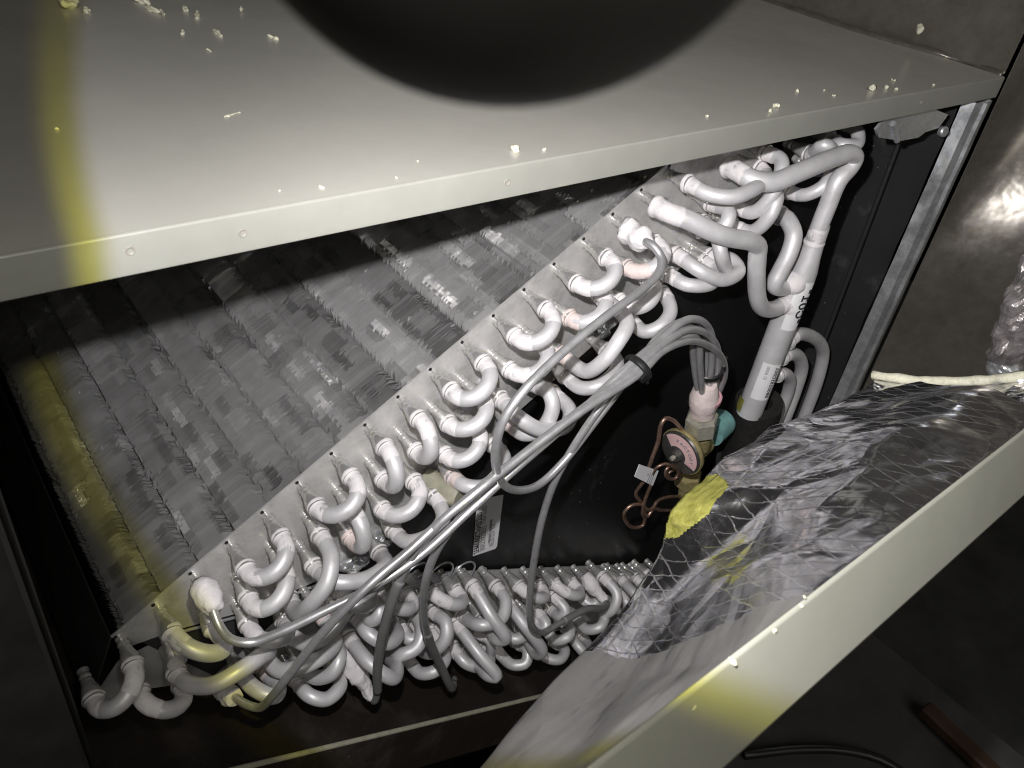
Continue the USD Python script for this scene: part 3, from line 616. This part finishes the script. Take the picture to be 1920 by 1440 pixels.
# diaphragm head: a lens of steel facing the near side
dn = unit(-.76 * R[:, 0] + -.42 * R[:, 1] + .49 * R[:, 2])
dc = at(1277, 848, YV - .012)
part(ev, 'diaphragm_head', _lathe(dc, dn, [(-.012, .006), (-.009, .015), (-.004, .0202), (-.0015, .0207), (.0, .0202)], 44), 'brass', smooth=40, label='brass rimmed back of the diaphragm head')
dish = part(ev, 'diaphragm_dish', _lathe(dc, dn, [(.0002, .0196), (.0016, .0188), (.003, .0135), (.0040, .0068), (.0044, .0060), (.0085, .0046), (.0090, 0)], 44), 'steel_dark', smooth=40)
part(ev, 'capillary_nipple', _lathe(dc + dn * .0076, dn, [(0, .0022), (.004, .0021), (.0045, 0)], 14), 'nickel')
ex = unit(R[:, 1] - dn * (R[:, 1] @ dn)); ey = np.cross(dn, ex)
def arc_label(r0, r1, h):
    A = np.linspace(-2.55, .40, 34)
    Q = np.array([[dc + (ex * math.cos(a) + ey * math.sin(a)) * (r0 + (r1 - r0) * b) + dn * (h + (1 - b) * .0022) for b in (0, .25, .5, .75, 1)] for a in A]); return grid_mesh(Q)
if (ey @ R[:, 0]) > 0: ey = -ey
lab = part(ev, 'pink_label', arc_label(.0082, .0180, .0026), 'pink_label', smooth=True)
for i, ch in enumerate('FACTORY'):
    a = -.35 - i * .27; rr_ = .0122
    p_ = dc + (ex * math.cos(a) + ey * math.sin(a)) * rr_ + dn * .0044
    tx = unit(-(-ex * math.sin(a) + ey * math.cos(a)))
    part(lab, 'lettering', text(ch, p_, tx, dn, .0032, .0003), 'ink_grey', smooth=False)
part(lab, 'red_dot', _lathe(dc + (ex * math.cos(-2.35) + ey * math.sin(-2.35)) * .0130 + dn * .0040, dn, [(0, .0013), (.0004, .0012), (.0005, 0)], 12), 'pink')
part(ev, 'lower_fitting', _lathe(at(1291, 886, YV - .001), -up_ax, [(0, .0108), (.0018, .0118), (.0140, .0118), (.0160, .0100), (.0165, .0072), (.034, .0072)], 6), 'brass', smooth=20)
def wire(pts, r, step=8): return tube(resample(catmull([at(x, y, d) for x, y, d in pts], step), .002), r, 12)
part(ev, 'sensing_tube', wire([(1291, 818, .288), (1276, 803, .286), (1262, 788, .285), (1247, 785, .285), (1239, 797, .285), (1233, 830, .284), (1222, 860, .283), (1212, 890, .282)], .0017), 'copper')
part(ev, 'sensing_tube', wire([(1205, 905, .287), (1192, 925, .29), (1204, 945, .288), (1209, 966, .286), (1205, 985, .286), (1188, 989, .287), (1174, 978, .288), (1171, 960, .288), (1183, 948, .287), (1202, 946, .285), (1216, 956, .284), (1224, 952, .284), (1232, 940, .286), (1252, 932, .288), (1275, 931, .290)], .0015), 'copper')
part(ev, 'sensing_tube', wire([(1222, 906, .282), (1216, 920, .283), (1207, 945, .284), (1205, 965, .284), (1214, 968, .285), (1224, 955, .286), (1240, 957, .288), (1262, 957, .29)], .0015), 'copper')
coil_pts = [(1222, 893, .282), (1232, 876, .279), (1246, 870, .277), (1262, 876, .276)]
for i in range(22):
    a = i / 22 * 2 * np.pi * 2.6; coil_pts.append((1259 + 13 * math.cos(a) + i * .3, 886 + 13 * math.sin(a), .276 + i * .0004))
coil_pts += [(1276, 874, .284), (1281, 866, .288)]
part(ev, 'sensing_tube', wire(coil_pts, .0013, 4), 'copper')
tq = [at(x, y, .2805) for x, y in ((1190, 894), (1199, 871), (1235, 883), (1224, 911))]
tag_ = thing('paper_tag', 'small white folded paper tag stuck round the copper sensing tube', 'tag', tq[0])
tg = part(tag_, 'tag_sheet', prism(tq, V(0, .0006, 0)), 'label', smooth=False)
e_ = unit(tq[2] - tq[1])
for k in range(3):
    A = at(1221 + k * 3.2, 884 + k * 1.2, .2801); B = at(1213 + k * 3.2, 905 + k * 1.2, .2801)
    part(tg, 'printed_line', obox(A, unit(B - A), np.cross(NY, unit(B - A)), NY, (0, -.0003, -.0001), (np.linalg.norm(B - A), .0003, .0001)), 'ink_grey', smooth=False)

rd = thing('refrigerant_distributor', 'pink and white brazed refrigerant distributor feeding a bundle of thin grey tubes', 'distributor', at(1326, 740, YV))
part(rd, 'distributor_cone', lump(_lathe(at(1317, 775, YV - .010), up_ax, [(0, .0098), (.004, .0100), (.008, .0102), (.010, .0112), (.017, .0116), (.0195, .0112), (.023, .0104), (.029, .0094), (.033, .0080), (.034, 0)], 30), .0006, 200), 'flux_pink', smooth=40)
part(rd, 'pink_ring', lump(_lathe(at(1324, 750, YV - .010), up_ax, [(0, .0110), (.001, .0119), (.0045, .0119), (.0055, .0108)], 30), .0005, 200), 'pink')
def feeder(pts, sleeves=(), jt=None, label=None):
    P = resample(catmull([at(x, y, d) for x, y, d in pts], 10), .003)
    f_ = part(rd, 'feeder_tube', tube(P, .0026, 14), 'feeder', smooth=True, label=label)
    q = np.array([(p - C0) for p in P])
    for i0, i1 in sleeves:
        n = len(P); part(f_, 'rubber_sleeve', tube(P[int(i0 * n):int(i1 * n)], .0032, 14), 'shrink', smooth=True)
    if jt is not None:
        part(f_, 'brazed_joint', lump(tube(resample(np.array([at(*p) for p in jt[0]]), .0015), np.interp(np.linspace(0, 1, len(resample(np.array([at(*p) for p in jt[0]]), .0015))), np.linspace(0, 1, len(jt[1])), jt[1]), 24), .0021, 230, len(pts)), 'flux', smooth=True)
up_end = lambda x0, x1, x2, d: [(x0 + 75, 622 + d, .272), (x0 + 105, 612 + d, .274), (x1, 640 + d * .5, .278), (x2, 690, .282), (1326 + (x2 - 1330) * .55, 735, .286)]
tie = lambda dx, dy, y=.265: (1195 + dx, 690 + dy, y)
feeder([(384, 1108, .306), (398, 1140, .296), (412, 1175, .287), (432, 1198, .282), (470, 1205, .277), (520, 1188, .272), (600, 1150, .266), (700, 1100, .260), (790, 1040, .258), (880, 958, .258), (960, 885, .260), (1080, 780, .262), tie(-9, -10), (1235, 640, .268), (1280, 603, .270), (1312, 600, .273), (1334, 628, .277), (1334, 680, .279), (1328, 735, .280)],
       jt=([(380, 1096, .316), (384, 1108, .308), (394, 1128, .300), (402, 1146, .294)], [.0056, .0072, .0074, .0068, .0042]))
feeder([(420, 1297, .306), (437, 1305, .298), (460, 1320, .288), (485, 1327, .280), (508, 1308, .272), (540, 1268, .264), (620, 1170, .256), (700, 1090, .254), (770, 1030, .256), (830, 975, .257), (900, 915, .258), (990, 845, .260), (1090, 768, .260), tie(0, 0, .261), (1235, 652, .264), (1283, 620, .268), (1318, 622, .272), (1344, 650, .276), (1346, 695, .279), (1338, 735, .281)],
       jt=([(414, 1296, .312), (428, 1302, .303), (440, 1309, .296)], [.0050, .0062, .0050]))
feeder([(694, 1296, .292), (701, 1314, .284), (707, 1300, .280), (708, 1250, .275), (720, 1180, .268), (745, 1100, .262), (775, 1040, .259), (820, 985, .256), (890, 925, .254), (970, 862, .256), (1085, 775, .2575), tie(7, 8, .258), (1240, 660, .262), (1286, 640, .266), (1322, 645, .270), (1354, 672, .276), (1358, 705, .280), (1346, 738, .283)], sleeves=((.05, .30),),
       jt=([(640, 1220, .316), (655, 1240, .306), (668, 1262, .300), (684, 1285, .294), (698, 1310, .286)], [.0054, .0060, .0074, .0046, .0034]))
feeder([(852, 1272, .300), (848, 1290, .288), (841, 1281, .283), (825, 1245, .280), (807, 1206, .276), (794, 1150, .270), (798, 1090, .265), (820, 1030, .262), (860, 975, .260), (920, 915, .262), (1000, 850, .264), (1090, 772, .266), tie(-4, -3, .267), (1238, 634, .272), (1285, 612, .275), (1300, 622, .279), (1299, 650, .282), (1303, 695, .284), (1310, 736, .284)], sleeves=((.02, .26),))
feeder([(1140, 1120, .292), (1132, 1138, .284), (1100, 1142, .280), (1050, 1168, .274), (1018, 1186, .270), (997, 1172, .268), (993, 1130, .268), (1003, 1040, .270), (1020, 960, .270), (1046, 890, .268), (1100, 800, .266), (1150, 735, .265), tie(10, 5, .264), (1245, 648, .268), (1292, 630, .271), (1310, 640, .275), (1312, 680, .277), (1315, 720, .278), (1317, 738, .280)], sleeves=((.02, .17),),
       jt=([(1096, 1078, .316), (1108, 1096, .306), (1122, 1112, .298), (1136, 1130, .288)], [.0056, .0072, .0052, .0034]))
feeder([(1208, 452, .292), (1226, 462, .285), (1240, 484, .278), (1236, 510, .272), (1205, 542, .268), (1130, 598, .262), (1050, 665, .258), (980, 735, .254), (943, 790, .253), (929, 850, .254), (938, 900, .257), (968, 919, .261), (1010, 909, .264), (1060, 862, .266), (1110, 798, .268), (1160, 732, .269), tie(6, -14, .269), (1240, 626, .274), (1290, 600, .278), (1318, 612, .283), (1325, 660, .287), (1323, 725, .287)],
       jt=([(1164, 424, .314), (1176, 430, .310), (1190, 440, .303), (1202, 448, .297), (1212, 456, .291)], [.0060, .0086, .0070, .0080, .0040]))

def strap(c, axis, r, name, label, tail):
    ring = trimesh.creation.torus(r, .0013, 36, 8); ring.apply_scale([1, 1, 2.0]); ring.apply_transform(frame_from(c, np.cross(axis, V(.3, .4, .86)), axis))
    t = thing(name, label, 'cable tie', c)
    part(t, 'strap_loop', ring, 'strap'); b = trimesh.creation.box([.0050, .0042, .0060]); b.apply_transform(frame_from(tail[0], axis, V(0, -1, 0))); part(t, 'lock_head', b, 'strap', smooth=False)
    part(t, 'strap_tail', tube(resample(np.array(tail), .003), .0012, 6), 'strap')
bx = unit(at(1235, 645, .266) - at(1150, 730, .263))
strap(at(1196, 690, .2635), bx, .0092, 'cable_tie', 'black cable tie cinching the thin tube bundle midway', [at(1203, 706, .256), at(1214, 718, .256)])
strap(at(1327, 694, .283), up_ax, .0105, 'cable_tie', 'black cable tie round the tubes just above the pink distributor', [at(1352, 690, .278), at(1364, 668, .278)])

# ================================================================ access door with its foil faced insulation
P0 = C0 + ray(1637, 1023) * .26
d = unit(V(.997, .04, -.063)); q = V(-.06785616, .83761341, -.54203258); q = unit(q - d * (q @ d)); n = np.cross(d, q); n *= np.sign(n[2])
door = thing('access_door', 'loose cream access door leaning out of the cabinet with foil faced insulation inside', 'door', P0)
D = lambda a, b, c=0.: P0 + d * a + q * b + n * c
LH = .0262
x0, x1 = -.135, .33
prof = [(.0, .0), (-.0008, -.0003), (-.0012, -.0012), (-.0012, -LH + .0016), (-.0006, -LH + .0004), (.0006, -LH), (.0012, -LH + .001), (.0002, -LH + .002), (.0, -.001)]
P_ = np.array([[D(a, b, c) for b, c in prof + prof[:1]] for a in np.linspace(x0, x1, 40)])
part(door, 'door_lip', grid_mesh(P_), 'door', smooth=50)
part(door, 'door_sheet', prism([D(x0 + .02, .0014, -LH), D(x1, .0014, -LH), D(x1, .070, -LH), D(.16, .060, -LH), D(.10, .010, -LH), D(x0 + .02, .004, -LH)], n * .001), 'door', smooth=False)
def pad():
    near = [(a, .0008, -.0005) for a in (-.150, -.12, -.08, -.04, 0, .04, .075, .105, .13, .150)]
    A = np.array([D(*p) for p in near])
    far_px = [(850, 1500, .118), (935, 1390, .124), (1010, 1318, .130), (1100, 1230, .135), (1180, 1135, .138), (1238, 1030, .141), (1258, 955, .145), (1340, 880, .152), (1480, 800, .158), (1640, 712, .165)]
    Bf = np.array([at(*p) for p in far_px])
    nu, nv = 260, 120
    u = np.linspace(0, 1, nu); k = np.linspace(0, 1, len(A))
    A = np.stack([np.interp(u, k, A[:, i]) for i in range(3)], 1); Bf = catmull(Bf, 24); kk = np.linspace(0, 1, len(Bf)); Bf = np.stack([np.interp(u, kk, Bf[:, i]) for i in range(3)], 1)
    P = np.zeros((nu, nv, 3))
    toward = unit(V(-.45, -.45, .55))
    for j, v in enumerate(np.linspace(0, 1.35, nv)):
        w = min(v, 1.)
        base = A * (1 - w) + Bf * w
        bulge = math.sin(min(w, 1) * math.pi) ** .8 * .010 + .004 * math.sin(w * math.pi * 2.2)
        sag = np.interp(u, [0, .30, .43, .56], [.032, .022, .004, 0])[:, None] * math.sin(min(w, 1) ** .6 * math.pi)
        P[:, j] = base + n * (bulge - sag)
        if v > 1:                                        # the far edge rolls over and down behind
            s_ = (v - 1) / .35; P[:, j] = Bf + (q * .012 * math.sin(s_ * 2.2) - n * .060 * s_)
    g = (P - C0); vv = np.linspace(0, 1.35, nv)[None, :]; env = np.clip(vv * 7, 0, 1)
    c1 = meshkit.fbm(g * 16, 3, 23) - .5; c2 = np.abs(meshkit.fbm(g * 15 + 9, 2, 27) - .5); c3 = np.abs(meshkit.fbm(g * V(90, 60, 60), 2, 14) - .5)
    P = P + n * ((c1 * .012 - c2 * .012 - c3 * .0) * env)[..., None]
    return P
PP = pad()
def seen(p):                                          # where a point falls in the photograph (to place the cut in the foil)
    c_ = (p - C0) @ R; return np.stack([960 + F * c_[..., 0] / -c_[..., 2], 720 - F * c_[..., 1] / -c_[..., 2]], -1)
cut = Polygon([(1215, 965), (1248, 1012), (1268, 1012), (1300, 985), (1345, 932), (1368, 908), (1345, 893), (1300, 890), (1240, 925)])
import shapely
nu_, nv_ = PP.shape[:2]; mid = (PP[:-1, :-1] + PP[1:, 1:]) / 2; sm_ = seen(mid)
jig = (meshkit.fbm((mid - C0) * 70, 3, 17) - .5)
isw = shapely.contains_xy(cut, sm_[..., 0] + jig * 26, sm_[..., 1] + jig * 22)
uu, vv = np.meshgrid((np.arange(nu_ - 1) + .5) / nu_, (np.arange(nv_ - 1) + .5) / nv_ * 1.35, indexing='ij')
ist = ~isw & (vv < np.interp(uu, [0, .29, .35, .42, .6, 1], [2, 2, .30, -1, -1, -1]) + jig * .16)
def faces(mask, lift=0.):
    i = np.arange(nu_ * nv_).reshape(nu_, nv_); q_ = np.c_[i[:-1, :-1][mask], i[1:, :-1][mask], i[1:, 1:][mask], i[:-1, 1:][mask]]
    t_ = trimesh.Trimesh(PP.reshape(-1, 3) + n * lift, np.vstack([q_[:, [0, 1, 2]], q_[:, [0, 2, 3]]]), process=False); t_.remove_unreferenced_vertices(); return t_
fo = part(door, 'insulation_pad', faces(~isw & ~ist), 'foil', smooth=70, label='crinkled silver foil facing of the door insulation')
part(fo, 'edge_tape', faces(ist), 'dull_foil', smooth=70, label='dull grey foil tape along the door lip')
part(fo, 'bare_wool', lump(faces(isw), .0017, 150), 'fibre', smooth=True, label='bare yellow wool where the foil is cut back')
# the pad's far end: a cut edge of foil and pale wool running out towards the side wall
ed = [(1640, 712, .165), (1690, 718, .150), (1760, 722, .132), (1830, 722, .115), (1905, 716, .098), (1960, 708, .09)]
nr = [(1640, 760, .140), (1700, 800, .120), (1780, 830, .100), (1850, 830, .085), (1930, 800, .068), (1990, 780, .062)]
E1 = catmull([at(*p) for p in ed], 10); E2 = catmull([at(*p) for p in nr], 10)
G = np.array([E1 * (1 - w) + E2 * w + n * (.004 * math.sin(w * math.pi)) for w in np.linspace(0, 1, 24)])
G += n * ((meshkit.fbm((G - C0) * 50, 4, 21) - .5) * .010 * np.sin(np.linspace(0, 1, 24) * math.pi)[:, None])[..., None]
part(fo, 'end_flap', grid_mesh(G), 'foil', smooth=55)
rim = E1 + n * .0026
part(fo, 'cut_edge', lump(tube(resample(rim, .003), .0026, 10), .0012, 160), 'crumb', smooth=True)
part(fo, 'bright_fold', tube(resample(E1[22:] + n * .0008 - q * .003, .003), .0012, 8), 'galv')

# ================================================================ side wall of glossy duct sheet
def wall_up():
    y_ = np.linspace(.272, 1.25, 50); z_ = np.linspace(ZT + .0015, .35, 40)
    P = np.array([[W(XR + .002, y, z) for z in z_] for y in y_]); P += ((meshkit.fbm((P - C0) * 6, 3, 31) - .5) * .014)[..., None] * V(1, 0, 0); return grid_mesh(P)
def wall_front():
    y_ = np.r_[.2685, .268 - .288 * np.linspace(0, 1, 60) ** 1.8]; z_ = np.linspace(.35, -.47, 60)
    P = np.array([[W(XR + .0008 + (1 - math.exp(-(.268 - min(y, .268)) / .006)) * 1.9 * max(z + .316, 0) ** 2 * min(1, max(0, (-ZT * 2.2 - (z + .0)) * 2)) + .36 * (.268 - min(y, .268)), y, z) for z in z_] for y in y_])
    P += ((meshkit.fbm((P - C0) * 8, 3, 33) - .5) * .006 * np.clip((.268 - y_) / .05, 0, 1)[:, None])[..., None] * V(1, 0, 0); return grid_mesh(P)
solo('duct_wall', wall_up(), 'wall', 'glossy grey sheet metal duct wall rising above the cabinet top', 'duct wall', smooth=True)
solo('duct_wall', wall_front(), 'wall', 'glossy dark duct sheet with the bright lamp reflection beside the cabinet opening', 'duct wall', smooth=40)
seam = [at_z(x, y, ZT + .001) for x, y in ((1425, -4), (1500, 22), (1560, 42), (1640, 68), (1740, 96), (1820, 118), (1880, 140))]
solo('sealant_bead', lump(tube(resample(catmull(seam, 8), .004), .0030, 10), .0016, 120), 'wall', 'lumpy grey sealant bead in the corner seam of cabinet top and wall', 'sealant', smooth=True)
# wrapped pipe at the right edge
wr = thing('wrapped_pipe', 'mottled pinkish grey wrapped pipe standing at the right edge of the photo', 'pipe', at(1900, 620, .2))
part(wr, 'wrap', lump(tube(resample(catmull([at(1975, 470, .17), at(1925, 560, .165), at(1893, 640, .16), at(1890, 690, .155)], 10), .004), np.linspace(.016, .013, len(resample(catmull([at(1975, 470, .17), at(1925, 560, .165), at(1893, 640, .16), at(1890, 690, .155)], 10), .004))), 28), .0075, 75), 'wrap', smooth=12)
part(wr, 'foil_end', lump(trimesh.creation.icosphere(3, .011).apply_transform(trimesh.transformations.translation_matrix(at(1882, 692, .155))), .004, 90), 'galv', smooth=False)

# ================================================================ floor and the dark corner below the door
fl = box(W(-1.2, -.6, -.8045), W(1.8, 1.6, -.8025)); solo('floor', fl, 'floor', kind='structure', smooth=False)
solo('grey_board', box(W(.10, -.12, -.62), W(.62, .20, -.60), .002), 'board', 'dusty grey board lying in the dark below the cream door', 'board', smooth=False)
wd = [at_z(1770, 1365, -.595), at_z(1860, 1450, -.595)]
dv = unit(wd[1] - wd[0]); solo('timber_batten', obox(wd[0], dv, np.cross(V(0, 0, 1), dv), V(0, 0, 1), (-.02, -.012, 0), (.5, .002, .012), .002), 'wood', 'rough brown timber batten at the lower right corner', 'batten', smooth=False)
solo('black_cable', tube(resample(catmull([at_z(1395, 1416, -.594), at_z(1500, 1405, -.592), at_z(1590, 1408, -.592), at_z(1660, 1428, -.594), at_z(1720, 1470, -.596)], 8), .01), .0036, 12), 'strap', 'black cable curving across the dark board under the door', 'cable', smooth=True)

# ================================================================ the flashlight in front, and its light
fc, fr, fa = FC, FR, FA
FL_BASE = fc
fl_ = thing('flashlight', 'dark round flashlight head blurred at the top edge of the photo', 'flashlight', fc)
part(fl_, 'head', _lathe(fc, fa, [(-.016, fr * .55), (-.012, fr * .80), (-.006, fr * .95), (-.001, fr), (.003, fr)], 64), 'rubber', smooth=40)
part(fl_, 'bezel', _lathe(fc, fa, [(.0031, fr), (.005, fr * .985), (.0055, fr * .90), (.0035, fr * .86)], 64), 'rubber', smooth=40)
part(fl_, 'handle', tube(np.array([fc - fa * .012, fc - fa * .03 + R[:, 1] * .03, fc - fa * .05 + R[:, 1] * .09]), [fr * .6, fr * .5, fr * .45], 24), 'rubber', smooth=True)
spot('lamp', LAMP_POWER, 44.6, .06, (.74, .77, 1.50))
spot('lamp_core', LAMP_POWER * 1.35, 38, 1., (1, .975, .99))
spot('lamp_fringe', LAMP_POWER * .78, 46.7, .06, (1, .93, .03))
spot('lamp_spill', LAMP_POWER * .17, 80, .25, (1, .98, .93))
rm_ = UsdLux.RectLight.Define(stage, '/World/added_fill_light'); rm_.CreateWidthAttr(1.6); rm_.CreateHeightAttr(1.6); rm_.CreateNormalizeAttr(True); rm_.CreateIntensityAttr(5.2); rm_.CreateColorAttr(Gf.Vec3f(1, .96, .9))  # added fill light behind the camera, lifts the unlit areas; no real lamp there
mm = Gf.Matrix4d(1.0); rz = unit(V(-.5, -1.6, 1.3)); rx = unit(np.cross(V(0, 0, 1), rz))
for i, r in enumerate((rx, np.cross(rz, rx), rz)): mm.SetRow(i, Gf.Vec4d(*r.tolist(), 0))
mm.SetRow(3, Gf.Vec4d(*(C0 + V(-.5, -1.8, 1.5)).tolist(), 1)); rm_.AddTransformOp().Set(mm)

# ================================================================ crumbs of insulation, and slivers shaped as streak reflections
def crumb(p, size, stretch=(1, 1, .7), seed=0, up_=V(0, 0, 1), turn=True):
    c_ = trimesh.creation.icosphere(2, size); c_.apply_scale(stretch); rot = trimesh.transformations.rotation_matrix(seed * 1.7 if turn else .4 * math.sin(seed), [0, 0, 1]); c_.apply_transform(rot)
    c_.apply_translation(p + up_ * size * stretch[2] * .8); return lump(c_, size * .9, .9 / size, seed)
seed = 0
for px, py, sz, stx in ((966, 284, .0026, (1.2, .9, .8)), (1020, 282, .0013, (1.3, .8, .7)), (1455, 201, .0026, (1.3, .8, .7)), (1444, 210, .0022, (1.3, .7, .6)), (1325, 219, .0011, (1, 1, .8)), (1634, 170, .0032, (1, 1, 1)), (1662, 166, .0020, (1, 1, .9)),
                         (1674, 152, .0022, (1.5, .5, .5)), (1680, 168, .0018, (1, .8, .7)), (1495, 172, .0020, (1.2, .4, .5)), (1545, 170, .0014, (1.2, .5, .5)), (1563, 180, .0013, (1.3, .5, .5)), (1750, 160, .0016, (1, 1, .7)),  # the thin slivers here stand in for streak reflections on the panel
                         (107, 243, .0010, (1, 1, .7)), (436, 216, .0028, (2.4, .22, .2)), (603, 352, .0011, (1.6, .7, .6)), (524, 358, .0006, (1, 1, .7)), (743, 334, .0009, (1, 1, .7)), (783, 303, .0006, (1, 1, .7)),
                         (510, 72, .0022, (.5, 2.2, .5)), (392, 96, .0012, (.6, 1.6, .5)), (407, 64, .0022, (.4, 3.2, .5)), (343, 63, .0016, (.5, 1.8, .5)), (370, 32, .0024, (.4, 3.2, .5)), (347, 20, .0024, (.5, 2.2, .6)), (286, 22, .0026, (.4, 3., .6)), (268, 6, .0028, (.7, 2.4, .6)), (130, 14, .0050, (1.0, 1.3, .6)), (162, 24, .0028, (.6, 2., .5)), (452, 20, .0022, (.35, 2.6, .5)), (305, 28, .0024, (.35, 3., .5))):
    seed += 1; far = px < 520 and py < 110  # far ones are bright streak reflections modelled as pale slivers
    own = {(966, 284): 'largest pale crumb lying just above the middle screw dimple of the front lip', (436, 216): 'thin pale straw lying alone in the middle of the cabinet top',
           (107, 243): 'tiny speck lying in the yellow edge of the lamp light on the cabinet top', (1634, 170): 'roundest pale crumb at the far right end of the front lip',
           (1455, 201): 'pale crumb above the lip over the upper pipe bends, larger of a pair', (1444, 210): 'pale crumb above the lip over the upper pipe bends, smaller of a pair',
           (603, 352): 'short pale flake near the lip between the first two screw dimples', (130, 14): 'yellowish lump standing in for a bright reflection at the back left corner of the cabinet top'}.get((px, py))
    solo('crumb_and_streak', crumb(at_z(px, py, ZT), sz * (1.0 if far else .72), stx, seed, turn=not far), 'crumb', own or ('pale sliver standing in for a bright streak reflection far back on the cabinet top' if far else 'pale speck of insulation or reflection sliver lying on the cabinet top'), 'debris', None if own else ('reflection streaks at the back of the cabinet top' if far else 'specks on the cabinet top'))
for px, py, sz, b in ((1605, 1059, .0011, 0), (1497, 1135, .0013, 0), (1505, 1119, .0008, 0), (1445, 1181, .0019, 0), (1368, 1238, .0020, 0), (1293, 1326, .0014, 0)):
    seed += 1; r_ = ray(px, py); p_ = C0 + r_ * (((P0 - C0) @ q) / (r_ @ q))
    solo('lip_crumb', crumb(p_ - q * .0004, sz * .5, (1.4, .8, .6), seed, -q), 'crumb', 'pale yellow crumb clinging to the edge of the cream door lip', 'debris', 'crumbs along the door lip')
solo('wall_crumb', crumb(at_x(1727, 53, XR - .002), .0042, (1.0, .6, .7), 91, V(-1, 0, 0)), 'crumb', 'single pale chip stuck on the glossy wall above the cabinet top', 'debris')
